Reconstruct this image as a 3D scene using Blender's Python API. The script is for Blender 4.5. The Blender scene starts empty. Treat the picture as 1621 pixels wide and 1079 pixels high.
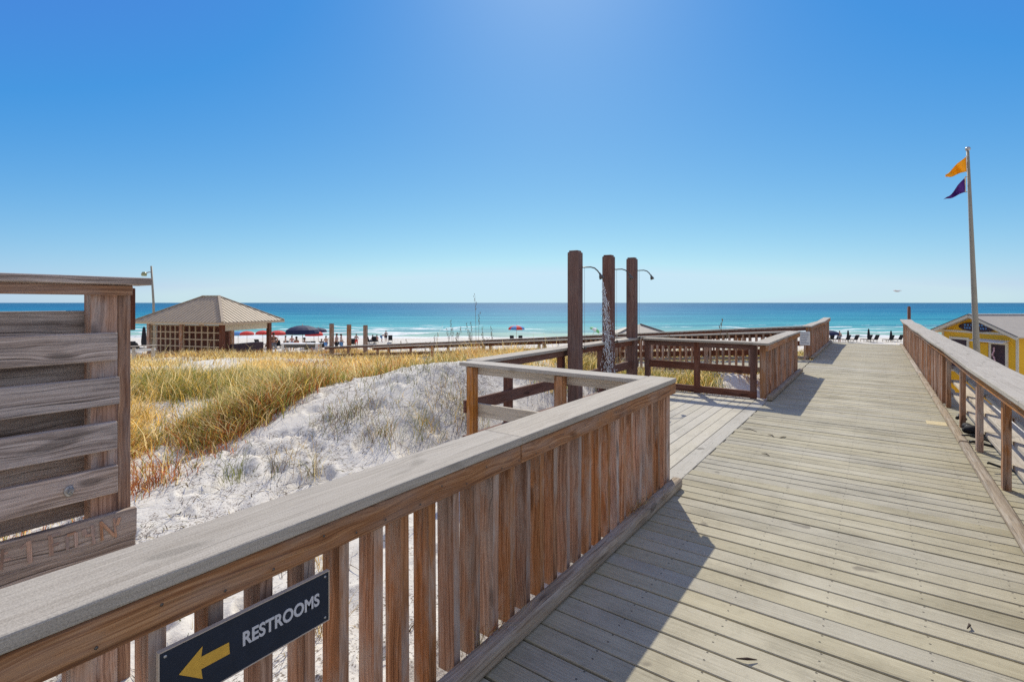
import bpy, bmesh, math, random
import numpy as np
from mathutils import Vector, Matrix
random.seed(7); RNG = np.random.default_rng(11)
scene = bpy.context.scene
COL = scene.collection
R = math.radians
YAW = R(36.025); S, C = math.sin(YAW), math.cos(YAW)
EYE = 1.58
def W(X, Y, z=0.0):                      # camera-heading frame (X right, Y ahead) -> world (x across the boardwalk, y along it)
    return Vector((X*C - Y*S, X*S + Y*C, z))

# ------------------------------------------------------------------ noise and terrain
def vnoise(x, y, seed):
    r = np.random.default_rng(seed); n = 256
    T = r.random((n, n))
    xi = np.floor(x).astype(int); yi = np.floor(y).astype(int)
    fx = x-xi; fy = y-yi
    fx = fx*fx*(3-2*fx); fy = fy*fy*(3-2*fy)
    a = T[xi % n, yi % n]; b = T[(xi+1) % n, yi % n]; c = T[xi % n, (yi+1) % n]; d = T[(xi+1) % n, (yi+1) % n]
    return (a*(1-fx)+b*fx)*(1-fy)+(c*(1-fx)+d*fx)*fy - .5
def sstep(a, b, x):
    t = np.clip((x-a)/(b-a), 0, 1); return t*t*(3-2*t)
BY = [-200, 0, 4, 8, 13, 20, 25, 29, 36, 50, 62, 85, 92, 130, 400]
BZ = [-1.2, -.45, -.25, -.22, -.5, -.72, -1.14, -1.55, -2.1, -3.5, -4.25, -4.42, -4.8, -6.5, -9]
def rect_d(t, s, t0, t1, s0, s1):
    dx = np.maximum(np.maximum(t0-t, t-t1), 0); dy = np.maximum(np.maximum(s0-s, s-s1), 0)
    return np.sqrt(dx*dx+dy*dy)
def ramp_z(t):
    return -.078*np.maximum(-t-1.6, 0)
def terrain(X, Y, detail=True):
    X = np.asarray(X, float); Y = np.asarray(Y, float)
    z = np.interp(Y, BY, BZ)
    near = sstep(70, 40, Y)
    def G(x, y, h, a, b): return h*np.exp(-(((X-x)/a)**2+((Y-y)/b)**2))
    z = z + G(-.9, 7.6, .98, 2.3, 2.1) + G(1.0, 11.2, .75, 2.4, 1.8) + G(-2.8, 5.4, .12, 1.6, 1.6)
    z = z + G(-14, 13, .15, 5, 3.0) + G(5.2, 11.8, .55, 1.3, 1.0)
    z = z + near*(.55*vnoise(X/5.1+9, Y/5.1, 1) + .22*vnoise(X/1.9, Y/1.9+3, 2))
    z = z - 2.3*sstep(1.0, 2.6, X*C - Y*S)*sstep(45, 25, Y)
    z = z + sstep(60, 75, Y)*.14*vnoise(X/3.0, Y/2.0, 8)
    t = X*C - Y*S; s = X*S + Y*C
    for (a, b, c, d) in ((-1.75, 1.3, -6, 24.4), (-3.95, -1.3, 3.9, 9.25)):
        dd = rect_d(t, s, a, b, c, d)
        z = np.minimum(z, -.34 + .75*dd)
    dd = rect_d(t, s, -25.0, -1.3, 13.1, 16.2)
    z = np.minimum(z, ramp_z(t) - .22 + 1.5*dd)
    # the dune is banked up against the near side of the ramp
    bank = ramp_z(t) + .52 - .16*np.maximum(12.75 - s, 0)**1.25 + .25*vnoise(X/1.3, Y/1.3, 15)
    bank = np.where((s < 12.95) & (t < -4.0), bank - 1.2*sstep(-7.5, -4.0, t) - 1.5*sstep(-19, -25, t), -9)
    z = np.maximum(z, bank)
    if detail:
        near2 = sstep(34, 8, Y)
        lum = .08*vnoise(X/.42, Y/.42, 3) + .035*vnoise(X/.19+5, Y/.19, 4) + .012*vnoise(X/.09, Y/.09, 5)
        pit = vnoise(X/.24+50, Y/.20+20, 6)
        z = z + near2*(0.55*lum - .07*sstep(.14, .36, pit) + .02*sstep(.02, .14, pit))
    return z
def tz(X, Y): return float(terrain(np.array([X]), np.array([Y]), False)[0])

# ------------------------------------------------------------------ object helpers
def tag(o, label=None, cat=None, group=None, kind=None):
    if label: o['label'] = label
    if cat: o['category'] = cat
    if group: o['group'] = group
    if kind: o['kind'] = kind
    return o
def empty(name, loc, rz=0, label=None, cat=None, group=None):
    o = bpy.data.objects.new(name, None); COL.objects.link(o)
    o.location = loc; o.rotation_euler = (0, 0, rz); o.empty_display_size = .1
    return tag(o, label, cat, group)
class MB:
    """collects shapes into one mesh; UVMap runs along each board in metres, 'rnd' holds a random pair per board"""
    def __init__(s):
        s.bm = bmesh.new(); s.uv = s.bm.loops.layers.uv.new('UVMap'); s.rn = s.bm.loops.layers.uv.new('rnd')
    def _finish(s, faces, fn):
        ru = random.random()*50; rv = random.random()*50; r1 = random.random(); r2 = random.random()
        for f in faces:
            for l in f.loops:
                u, v = fn(f, l.vert.co); l[s.uv].uv = (u+ru, v+rv); l[s.rn].uv = (r1, r2)
    def beam(s, p0, p1, w, h, up=(0, 0, 1), mid=None):
        """box from p0 to p1 (axis), w sideways, h along up"""
        p0 = Vector(p0); p1 = Vector(p1); d = (p1-p0); L = d.length; d.normalize()
        upv = Vector(up); side = d.cross(upv).normalized(); upv = side.cross(d).normalized()
        vs = []
        for p in (p0, p1):
            for a, b in ((-1, -1), (1, -1), (1, 1), (-1, 1)):
                vs.append(s.bm.verts.new(p + side*(a*w/2) + upv*(b*h/2)))
        idx = [(0, 1, 2, 3), (7, 6, 5, 4), (0, 4, 5, 1), (1, 5, 6, 2), (2, 6, 7, 3), (3, 7, 4, 0)]
        fs = []
        for q in idx:
            f = s.bm.faces.new([vs[i] for i in q]); fs.append(f)
        bmesh.ops.recalc_face_normals(s.bm, faces=fs)
        def fn(f, co):
            r = co-p0; l = r.dot(d); a = r.dot(side); b = r.dot(upv)
            n = f.normal
            if abs(n.dot(d)) > .7: return (a*.3, b)
            if abs(n.dot(side)) > .7: return (l, b+.5)
            return (l, a)
        s._finish(fs, fn); return s
    def box(s, x0, x1, y0, y1, z0, z1):
        dx, dy, dz = x1-x0, y1-y0, z1-z0
        cx, cy, cz = (x0+x1)/2, (y0+y1)/2, (z0+z1)/2
        if dz >= dx and dz >= dy: s.beam((cx, cy, z0), (cx, cy, z1), dx, dy, (0, 1, 0))
        elif dx >= dy: s.beam((x0, cy, cz), (x1, cy, cz), dy, dz)
        else: s.beam((cx, y0, cz), (cx, y1, cz), dx, dz)
        return s
    def poly(s, pts, faces):
        vs = [s.bm.verts.new(p) for p in pts]; fs = []
        for q in faces: fs.append(s.bm.faces.new([vs[i] for i in q]))
        bmesh.ops.recalc_face_normals(s.bm, faces=fs)
        s._finish(fs, lambda f, co: (co.x+co.z*.3, co.y+co.z)); return s
    def prism(s, pts, axis):
        """closed outline pts extruded by vector axis"""
        n = len(pts); ax = Vector(axis)
        P = [Vector(p) for p in pts]
        vs = P + [p+ax for p in P]
        return s.poly(vs, [tuple(range(n)), tuple(range(2*n-1, n-1, -1))] + [(i, (i+1) % n, n+(i+1) % n, n+i) for i in range(n)])
    def tube(s, pts, rad, seg=8, caps=True):
        P = [Vector(p) for p in pts]; rr = rad if isinstance(rad, (list, tuple)) else [rad]*len(P)
        rings = []; ref = Vector((0, 0, 1))
        for i, p in enumerate(P):
            d = (P[min(i+1, len(P)-1)] - P[max(i-1, 0)]).normalized()
            a = d.cross(ref if abs(d.dot(ref)) < .9 else Vector((1, 0, 0))).normalized(); b = d.cross(a)
            rings.append([s.bm.verts.new(p + a*(math.cos(2*math.pi*k/seg)*rr[i]) + b*(math.sin(2*math.pi*k/seg)*rr[i])) for k in range(seg)])
        fs = []
        for i in range(len(P)-1):
            for k in range(seg):
                fs.append(s.bm.faces.new((rings[i][k], rings[i][(k+1) % seg], rings[i+1][(k+1) % seg], rings[i+1][k])))
        for f in fs: f.smooth = True
        if caps:
            fs.append(s.bm.faces.new(rings[0][::-1])); fs.append(s.bm.faces.new(rings[-1]))
        bmesh.ops.recalc_face_normals(s.bm, faces=fs)
        s._finish(fs, lambda f, co: (co.z, co.x+co.y)); return s
    def blob(s, c, r, sub=2):
        M = Matrix.Translation(Vector(c)) @ Matrix.Diagonal((*((r, r, r) if isinstance(r, (int, float)) else r), 1))
        g = bmesh.ops.create_icosphere(s.bm, subdivisions=sub, radius=1, matrix=M)
        fs = list({f for v in g['verts'] for f in v.link_faces})
        for f in fs: f.smooth = True
        s._finish(fs, lambda f, co: (co.z, co.x+co.y)); return s
    def build(s, name, mat, parent=None, bevel=0, seg=1, local=True):
        me = bpy.data.meshes.new(name); s.bm.to_mesh(me); s.bm.free()
        me.materials.append(mat)
        o = bpy.data.objects.new(name, me); COL.objects.link(o)
        if parent: o.parent = parent
        if bevel:
            m = o.modifiers.new('bevel', 'BEVEL'); m.width = bevel; m.segments = seg; m.limit_method = 'ANGLE'; m.angle_limit = R(40)
        return o
def copy_tree(o, parent=None):
    c = o.copy(); COL.objects.link(c)
    if parent: c.parent = parent
    for ch in list(o.children): copy_tree(ch, c)
    return c

# ------------------------------------------------------------------ materials
def newmat(name):
    m = bpy.data.materials.new(name); m.use_nodes = True
    nt = m.node_tree; b = nt.nodes['Principled BSDF']
    return m, nt, b
def N(nt, typ, **kw):
    n = nt.nodes.new(typ)
    for k, v in kw.items():
        if k.startswith('i_'):
            key = k[2:]; key = int(key) if key.isdigit() else key.replace('_', ' ')
            n.inputs[key].default_value = v
        else: setattr(n, k, v)
    return n
def L(nt, a, b): nt.links.new(a, b)
def math_(nt, op, a, b=None, c=None, clamp=False):
    n = nt.nodes.new('ShaderNodeMath'); n.operation = op; n.use_clamp = clamp
    for i, v in enumerate((a, b, c)):
        if v is None: continue
        if isinstance(v, (int, float)): n.inputs[i].default_value = v
        else: L(nt, v, n.inputs[i])
    return n.outputs[0]
def ramp(nt, fac, stops, interp='LINEAR'):
    r = nt.nodes.new('ShaderNodeValToRGB'); r.color_ramp.interpolation = interp
    e = r.color_ramp.elements
    while len(e) < len(stops): e.new(.5)
    for el, (p, c) in zip(e, stops): el.position = p; el.color = (*c, 1) if len(c) == 3 else c
    L(nt, fac, r.inputs[0]); return r.outputs[0]
def mixc(nt, fac, a, b, mode='MIX'):
    n = nt.nodes.new('ShaderNodeMix'); n.data_type = 'RGBA'; n.blend_type = mode
    if isinstance(fac, (int, float)): n.inputs[0].default_value = fac
    else: L(nt, fac, n.inputs[0])
    for i, v in ((6, a), (7, b)):
        if isinstance(v, tuple): n.inputs[i].default_value = (*v, 1)
        else: L(nt, v, n.inputs[i])
    return n.outputs[2]
def combine(nt, x, y, z):
    n = nt.nodes.new('ShaderNodeCombineXYZ')
    for i, v in enumerate((x, y, z)):
        if isinstance(v, (int, float)): n.inputs[i].default_value = v
        else: L(nt, v, n.inputs[i])
    return n.outputs[0]
def noise(nt, vec, scale, detail=3, rough=.55, dist=0):
    n = nt.nodes.new('ShaderNodeTexNoise'); n.inputs['Scale'].default_value = scale; n.inputs['Detail'].default_value = detail
    n.inputs['Roughness'].default_value = rough; n.inputs['Distortion'].default_value = dist
    if vec is not None: L(nt, vec, n.inputs['Vector'])
    return n.outputs['Fac']
def wood(name, dark, mid, light, grey=(.3, .28, .26), grey_amt=.3, rough=.8, vary=.35, bump=.5, crack=.5, speck=0):
    m, nt, b = newmat(name)
    uv = N(nt, 'ShaderNodeUVMap', uv_map='UVMap').outputs[0]; rn = N(nt, 'ShaderNodeUVMap', uv_map='rnd').outputs[0]
    oi = N(nt, 'ShaderNodeObjectInfo').outputs['Random']
    su = N(nt, 'ShaderNodeSeparateXYZ'); L(nt, uv, su.inputs[0]); sr = N(nt, 'ShaderNodeSeparateXYZ'); L(nt, rn, sr.inputs[0])
    u = math_(nt, 'ADD', su.outputs[0], math_(nt, 'MULTIPLY', oi, 37.3)); v = math_(nt, 'ADD', su.outputs[1], math_(nt, 'MULTIPLY', oi, 91.7))
    # long low-frequency wander bends the growth rings into cathedral figures
    wob = noise(nt, combine(nt, math_(nt, 'MULTIPLY', u, 1.1), math_(nt, 'MULTIPLY', v, 7.0), 0), 1, 2, .5)
    knot = noise(nt, combine(nt, math_(nt, 'MULTIPLY', u, 3.0), math_(nt, 'MULTIPLY', v, 9.0), 3.0), 1, 1, .4)
    vv = math_(nt, 'ADD', v, math_(nt, 'MULTIPLY', wob, .045))
    vv = math_(nt, 'ADD', vv, math_(nt, 'MULTIPLY', math_(nt, 'POWER', knot, 4), .10))
    rings = noise(nt, combine(nt, math_(nt, 'MULTIPLY', u, .8), math_(nt, 'MULTIPLY', vv, 95), 0), 1, 4, .7)
    fib = noise(nt, combine(nt, math_(nt, 'MULTIPLY', u, 9), math_(nt, 'MULTIPLY', vv, 330), 0), 1, 2, .6)
    base = ramp(nt, math_(nt, 'ADD', math_(nt, 'MULTIPLY', rings, .75), math_(nt, 'MULTIPLY', fib, .25)),
                [(.34, dark), (.49, mid), (.66, light)])
    patch = noise(nt, combine(nt, math_(nt, 'MULTIPLY', u, 2.2), math_(nt, 'MULTIPLY', v, 9), 7), 1, 4, .65)
    gfac = math_(nt, 'MULTIPLY', ramp(nt, patch, [(.46, (0, 0, 0)), (.62, (1, 1, 1))]), grey_amt, clamp=True)
    gcol = mixc(nt, fib, tuple(c*.72 for c in grey), tuple(min(1, c*1.25) for c in grey))
    col = mixc(nt, gfac, base, gcol)
    st2 = noise(nt, combine(nt, math_(nt, 'MULTIPLY', u, 1.7), math_(nt, 'MULTIPLY', v, 14), 23), 1, 4, .6)
    col = mixc(nt, math_(nt, 'MULTIPLY', ramp(nt, st2, [(.52, (0, 0, 0)), (.70, (1, 1, 1))]), .55), col, tuple(c*.8 for c in dark))
    knotm = ramp(nt, knot, [(.665, (0, 0, 0)), (.72, (1, 1, 1))])
    col = mixc(nt, math_(nt, 'MULTIPLY', knotm, .55), col, tuple(c*.35 for c in dark))
    cr = noise(nt, combine(nt, math_(nt, 'MULTIPLY', u, 1.3), math_(nt, 'MULTIPLY', vv, 120), 11), 1, 2, .5)
    crm = ramp(nt, cr, [(.31, (1, 1, 1)), (.38, (0, 0, 0))])
    col = mixc(nt, math_(nt, 'MULTIPLY', crm, crack), col, tuple(c*.3 for c in dark))
    if speck:
        tc = N(nt, 'ShaderNodeTexCoord').outputs['Object']
        sp = noise(nt, tc, 260, 2, .7)
        col = mixc(nt, speck, col, mixc(nt, ramp(nt, sp, [(.35, (0, 0, 0)), (.65, (1, 1, 1))]), tuple(c*.55 for c in mid), tuple(min(1, c*1.45) for c in mid)))
    rv = math_(nt, 'FRACT', math_(nt, 'ADD', math_(nt, 'ADD', sr.outputs[0], math_(nt, 'MULTIPLY', oi, 7.77)), 0))
    val = math_(nt, 'ADD', 1-vary/2, math_(nt, 'MULTIPLY', rv, vary))
    hs = N(nt, 'ShaderNodeHueSaturation'); L(nt, col, hs.inputs['Color']); L(nt, val, hs.inputs['Value'])
    L(nt, math_(nt, 'ADD', .8, math_(nt, 'MULTIPLY', math_(nt, 'FRACT', math_(nt, 'ADD', sr.outputs[1], math_(nt, 'MULTIPLY', oi, 13.1))), .4)), hs.inputs['Saturation'])
    L(nt, hs.outputs[0], b.inputs['Base Color'])
    b.inputs['Roughness'].default_value = rough; b.inputs['Specular IOR Level'].default_value = .25
    bp = N(nt, 'ShaderNodeBump'); bp.inputs['Strength'].default_value = bump; bp.inputs['Distance'].default_value = .004
    hgt = math_(nt, 'SUBTRACT', math_(nt, 'ADD', math_(nt, 'MULTIPLY', fib, .5), math_(nt, 'MULTIPLY', rings, .6)), math_(nt, 'MULTIPLY', crm, .8))
    L(nt, hgt, bp.inputs['Height']); L(nt, bp.outputs[0], b.inputs['Normal'])
    return m
def plain(name, col, rough=.6, metal=0, vary=.15, scale=8, bump=0, spec=.3):
    m, nt, b = newmat(name)
    tc = N(nt, 'ShaderNodeTexCoord').outputs['Object']
    n = noise(nt, tc, scale, 4, .6)
    c = mixc(nt, n, tuple(max(0, x*(1-vary)) for x in col), tuple(min(1, x*(1+vary)) for x in col))
    L(nt, c, b.inputs['Base Color']); b.inputs['Roughness'].default_value = rough; b.inputs['Metallic'].default_value = metal
    b.inputs['Specular IOR Level'].default_value = spec
    if bump:
        bp = N(nt, 'ShaderNodeBump'); bp.inputs['Strength'].default_value = bump; bp.inputs['Distance'].default_value = .01
        L(nt, noise(nt, tc, scale*4, 3), bp.inputs['Height']); L(nt, bp.outputs[0], b.inputs['Normal'])
    return m
M = {}
M['brown'] = wood('brown_wood', (.13, .056, .030), (.39, .205, .115), (.60, .36, .23), grey=(.48, .40, .34), grey_amt=.75, vary=.45, crack=.45)
M['beam'] = wood('beam_wood', (.13, .05, .022), (.36, .165, .07), (.60, .34, .17), grey=(.38, .30, .25), grey_amt=.4, vary=.35, crack=.4)
M['cap'] = wood('weathered_cap', (.25, .21, .165), (.40, .36, .30), (.54, .49, .42), grey=(.46, .42, .36), grey_amt=.5, vary=.1, bump=.5, crack=.45, speck=.4)
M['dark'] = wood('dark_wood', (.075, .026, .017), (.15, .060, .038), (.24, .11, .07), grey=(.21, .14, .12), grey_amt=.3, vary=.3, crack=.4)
M['kerb'] = wood('kerb_wood', (.14, .10, .07), (.31, .245, .175), (.50, .42, .32), grey=(.42, .38, .32), grey_amt=.6, vary=.2, crack=.6)
M['screen'] = wood('screen_wood', (.12, .082, .062), (.39, .305, .245), (.68, .57, .48), grey=(.56, .48, .42), grey_amt=.6, vary=.35, crack=.7, bump=.8)
M['grey'] = wood('grey_board', (.33, .275, .205), (.48, .41, .32), (.60, .53, .42), grey=(.50, .44, .36), grey_amt=.5, vary=.25, crack=.35)
M['post'] = wood('shower_post_wood', (.085, .042, .031), (.165, .083, .062), (.26, .14, .105), grey=(.23, .17, .145), grey_amt=.3, vary=.1, crack=.35)

def deck_mat(name, axis, cols, pitch=.145):
    m, nt, b = newmat(name)
    tc = N(nt, 'ShaderNodeTexCoord').outputs['Object']; sp = N(nt, 'ShaderNodeSeparateXYZ'); L(nt, tc, sp.inputs[0])
    x, y = (sp.outputs[0], sp.outputs[1]) if axis == 'x' else (sp.outputs[1], sp.outputs[0])
    uv = N(nt, 'ShaderNodeUVMap', uv_map='UVMap').outputs[0]; rn = N(nt, 'ShaderNodeUVMap', uv_map='rnd').outputs[0]
    su = N(nt, 'ShaderNodeSeparateXYZ'); L(nt, uv, su.inputs[0]); sr = N(nt, 'ShaderNodeSeparateXYZ'); L(nt, rn, sr.inputs[0])
    u, v = su.outputs[0], su.outputs[1]
    grain = noise(nt, combine(nt, math_(nt, 'MULTIPLY', u, 1.5), math_(nt, 'MULTIPLY', v, 110), 0), 1, 5, .75)
    fine = noise(nt, tc, 300, 2, .7); blot = noise(nt, tc, 2.2, 5, .6); mid = noise(nt, tc, 14, 4, .65)
    col = ramp(nt, math_(nt, 'ADD', math_(nt, 'MULTIPLY', grain, .6), math_(nt, 'MULTIPLY', fine, .4)), [(.36, cols[0]), (.5, cols[1]), (.66, cols[2])])
    col = mixc(nt, ramp(nt, blot, [(.4, (0, 0, 0)), (.7, (.55, .55, .55))]), col, cols[3])
    col = mixc(nt, ramp(nt, mid, [(.55, (0, 0, 0)), (.74, (.6, .6, .6))]), col, tuple(c*.62 for c in cols[1]))
    path = math_(nt, 'SUBTRACT', 1, math_(nt, 'MULTIPLY', math_(nt, 'ABSOLUTE', math_(nt, 'ADD', x, .3 if axis == 'x' else 2.5)), .95), clamp=True)
    col = mixc(nt, math_(nt, 'MULTIPLY', math_(nt, 'MULTIPLY', path, ramp(nt, blot, [(.35, (.2, .2, .2)), (.65, (1, 1, 1))])), .38), col, tuple(min(1, c*1.12) for c in cols[2]))
    dirt = noise(nt, combine(nt, math_(nt, 'MULTIPLY', x, 1.1), math_(nt, 'MULTIPLY', y, 2.2), 8.8), 1, 6, .7)
    col = mixc(nt, ramp(nt, dirt, [(.50, (0, 0, 0)), (.68, (.55, .55, .55))]), col, tuple(c*.55 for c in cols[1]))
    # drifted sand dust and small stains
    dust = noise(nt, tc, 5, 6, .75)
    col = mixc(nt, ramp(nt, dust, [(.62, (0, 0, 0)), (.74, (.6, .6, .6))]), col, (.46, .43, .37))
    stain = noise(nt, combine(nt, math_(nt, 'MULTIPLY', x, .7), y, 4.4), 6.5, 2, .4)
    col = mixc(nt, ramp(nt, stain, [(.73, (0, 0, 0)), (.77, (.55, .55, .55))]), col, (.10, .085, .07))
    # screw heads over the joists
    fx = math_(nt, 'MULTIPLY', math_(nt, 'SUBTRACT', math_(nt, 'FRACT', math_(nt, 'DIVIDE', x, .405)), .5), .405)
    fy = math_(nt, 'MULTIPLY', math_(nt, 'SUBTRACT', math_(nt, 'FRACT', math_(nt, 'DIVIDE', y, pitch)), .5), pitch)
    fx = math_(nt, 'ADD', fx, math_(nt, 'MULTIPLY', math_(nt, 'SUBTRACT', noise(nt, combine(nt, x, math_(nt, 'MULTIPLY', y, 9), 0), 1, 0), .5), .03))
    fy2 = math_(nt, 'SUBTRACT', math_(nt, 'ABSOLUTE', fy), pitch*.3)
    dd = math_(nt, 'SQRT', math_(nt, 'ADD', math_(nt, 'POWER', fx, 2), math_(nt, 'POWER', fy2, 2)))
    dot = math_(nt, 'LESS_THAN', dd, .0052)
    col = mixc(nt, math_(nt, 'MULTIPLY', dot, .8), col, (.05, .045, .04))
    hs = N(nt, 'ShaderNodeHueSaturation'); L(nt, col, hs.inputs['Color'])
    L(nt, math_(nt, 'ADD', .93, math_(nt, 'MULTIPLY', sr.outputs[0], .14)), hs.inputs['Value']); L(nt, math_(nt, 'ADD', .85, math_(nt, 'MULTIPLY', sr.outputs[1], .3)), hs.inputs['Saturation'])
    L(nt, hs.outputs[0], b.inputs['Base Color']); b.inputs['Roughness'].default_value = .85; b.inputs['Specular IOR Level'].default_value = .2
    bp = N(nt, 'ShaderNodeBump'); bp.inputs['Strength'].default_value = .35; bp.inputs['Distance'].default_value = .004
    L(nt, math_(nt, 'ADD', math_(nt, 'MULTIPLY', grain, .6), math_(nt, 'MULTIPLY', fine, .4)), bp.inputs['Height']); L(nt, bp.outputs[0], b.inputs['Normal'])
    return m
M['deck'] = deck_mat('deck_boards', 'x', [(.215, .188, .128), (.385, .348, .25), (.53, .488, .36), (.42, .385, .29)])
M['pdeck'] = deck_mat('platform_boards', 'y', [(.35, .32, .25), (.48, .445, .36), (.58, .54, .45), (.49, .455, .385)])

def sand_mat():
    m, nt, b = newmat('white_sand')
    tc = N(nt, 'ShaderNodeTexCoord').outputs['Object']
    a = noise(nt, tc, 1.2, 5, .6); f = noise(nt, tc, 9, 6, .7); sp = noise(nt, tc, 55, 3, .75)
    col = ramp(nt, a, [(.3, (.64, .60, .52)), (.7, (.76, .715, .625))])
    col = mixc(nt, ramp(nt, f, [(.55, (0, 0, 0)), (.8, (.55, .55, .55))]), col, (.50, .43, .35))
    litter = ramp(nt, math_(nt, 'MULTIPLY', sp, math_(nt, 'ADD', math_(nt, 'MULTIPLY', f, .8), a)), [(.50, (0, 0, 0)), (.60, (1, 1, 1))])
    col = mixc(nt, math_(nt, 'MULTIPLY', litter, .8), col, (.13, .09, .06))
    L(nt, col, b.inputs['Base Color']); b.inputs['Roughness'].default_value = .95; b.inputs['Specular IOR Level'].default_value = .1
    bp = N(nt, 'ShaderNodeBump'); bp.inputs['Strength'].default_value = .35; bp.inputs['Distance'].default_value = .05
    L(nt, math_(nt, 'ADD', noise(nt, tc, 7, 5, .62), math_(nt, 'MULTIPLY', noise(nt, tc, 30, 4, .7), .35)), bp.inputs['Height']); L(nt, bp.outputs[0], b.inputs['Normal'])
    return m
M['sand'] = sand_mat()

def sea_mat():
    m, nt, b = newmat('sea_water')
    tc = N(nt, 'ShaderNodeTexCoord').outputs['Object']; sp = N(nt, 'ShaderNodeSeparateXYZ'); L(nt, tc, sp.inputs[0])
    x, y = sp.outputs[0], sp.outputs[1]        # object frame: y = metres out from the shore line, x along it
    q = math_(nt, 'DIVIDE', 85, math_(nt, 'ADD', y, 85))           # 1 at the shore, 0 at the horizon
    wid = noise(nt, combine(nt, math_(nt, 'MULTIPLY', x, .012), math_(nt, 'MULTIPLY', q, 26), 0), 1, 4, .6)
    qq = math_(nt, 'ADD', q, math_(nt, 'MULTIPLY', math_(nt, 'SUBTRACT', wid, .5), .16))
    col = ramp(nt, qq, [(.0, (.04, .15, .25)), (.10, (.02, .15, .29)), (.26, (.02, .20, .33)), (.46, (.035, .29, .37)), (.64, (.08, .37, .40)), (.78, (.18, .44, .42)), (.88, (.30, .48, .40)), (.97, (.42, .48, .38))])
    # breaking lines: a few bands parallel to the shore, broken along their length
    w1 = noise(nt, combine(nt, math_(nt, 'MULTIPLY', x, .03), math_(nt, 'MULTIPLY', y, .02), 2), 1, 3, .6)
    ph = math_(nt, 'ADD', math_(nt, 'MULTIPLY', y, .085), math_(nt, 'MULTIPLY', w1, 2.4))
    band = math_(nt, 'ABSOLUTE', math_(nt, 'SUBTRACT', math_(nt, 'FRACT', ph), .5))
    brk = noise(nt, combine(nt, math_(nt, 'MULTIPLY', x, .16), math_(nt, 'MULTIPLY', y, .5), 5), 1, 5, .7)
    amt = ramp(nt, q, [(.50, (0, 0, 0)), (.66, (.62, .62, .62)), (1, (1, 1, 1))])
    fo = math_(nt, 'GREATER_THAN', math_(nt, 'MULTIPLY', math_(nt, 'MULTIPLY', math_(nt, 'SUBTRACT', 1, math_(nt, 'MULTIPLY', band, 2.6)), brk), amt), .26)
    lace = noise(nt, combine(nt, math_(nt, 'MULTIPLY', x, .5), math_(nt, 'MULTIPLY', y, .9), 1), 1, 5, .75)
    foam = math_(nt, 'MULTIPLY', fo, ramp(nt, lace, [(.36, (.25, .25, .25)), (.55, (1, 1, 1))]))
    swash = math_(nt, 'LESS_THAN', math_(nt, 'ADD', y, math_(nt, 'MULTIPLY', w1, -7.0)), 0.5)
    foam = math_(nt, 'MAXIMUM', foam, math_(nt, 'MULTIPLY', swash, .75))
    # wave-face streaks farther out
    st = noise(nt, combine(nt, math_(nt, 'MULTIPLY', x, .05), math_(nt, 'MULTIPLY', y, .32), 9), 1, 5, .7)
    col = mixc(nt, ramp(nt, st, [(.38, (.38, .38, .38)), (.55, (0, 0, 0))]), col, (.008, .09, .19))
    col = mixc(nt, ramp(nt, st, [(.58, (0, 0, 0)), (.78, (.35, .35, .35))]), col, (.20, .50, .55))
    s2 = noise(nt, combine(nt, math_(nt, 'MULTIPLY', x, .008), math_(nt, 'MULTIPLY', y, .036), 3), 1, 5, .7)
    col = mixc(nt, ramp(nt, s2, [(.36, (.5, .5, .5)), (.50, (0, 0, 0))]), col, (.010, .10, .22))
    col = mixc(nt, ramp(nt, s2, [(.54, (0, 0, 0)), (.72, (.45, .45, .45))]), col, (.10, .44, .50))
    col = mixc(nt, foam, col, (.78, .78, .76))
    L(nt, col, b.inputs['Base Color'])
    b.inputs['Roughness'].default_value = .6; b.inputs['Specular IOR Level'].default_value = .03
    bp = N(nt, 'ShaderNodeBump'); bp.inputs['Strength'].default_value = .6; bp.inputs['Distance'].default_value = .25
    L(nt, st, bp.inputs['Height']); L(nt, bp.outputs[0], b.inputs['Normal'])
    return m
M['sea'] = sea_mat()

def grass_mat():
    m, nt, b = newmat('dune_grass_blades')
    a = N(nt, 'ShaderNodeAttribute', attribute_name='col').outputs['Color']
    L(nt, a, b.inputs['Base Color']); b.inputs['Roughness'].default_value = .6; b.inputs['Specular IOR Level'].default_value = .2
    tr = N(nt, 'ShaderNodeBsdfTranslucent'); L(nt, a, tr.inputs['Color'])
    mx = N(nt, 'ShaderNodeMixShader'); mx.inputs[0].default_value = .45
    out = nt.nodes['Material Output']; L(nt, b.outputs[0], mx.inputs[1]); L(nt, tr.outputs[0], mx.inputs[2]); L(nt, mx.outputs[0], out.inputs[0])
    return m
M['grass'] = grass_mat()
M['navy'] = plain('navy_sign', (.010, .018, .035), .55, vary=.35, scale=25)
M['silver'] = plain('silver_letter', (.55, .56, .58), .4, vary=.1)
M['gold'] = plain('gold_arrow', (.62, .36, .05), .5, vary=.2, scale=60)
M['signedge'] = plain('sign_edge', (.5, .42, .33), .6)
M['metal'] = plain('galvanised_metal', (.42, .42, .41), .4, .7, vary=.25, scale=20)
M['dmetal'] = plain('dark_metal', (.12, .11, .10), .35, .8, vary=.2, scale=40)
M['pole'] = plain('pole_metal', (.30, .27, .21), .6, .1, vary=.2, scale=5)
M['lattice'] = plain('lattice_wood', (.55, .41, .26), .7, vary=.2, scale=6)
M['white'] = plain('white_paint', (.72, .71, .68), .6, vary=.08, scale=4)
M['trim'] = plain('cream_trim', (.66, .58, .44), .6, vary=.12, scale=6)
M['yellow'] = plain('yellow_paint', (.78, .43, .018), .6, vary=.12, scale=3)
M['doorbrown'] = plain('dark_opening', (.055, .030, .035), .7, vary=.3, scale=6)
M['tan'] = plain('tan_roof', (.46, .41, .33), .7, vary=.15, scale=3)
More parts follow.
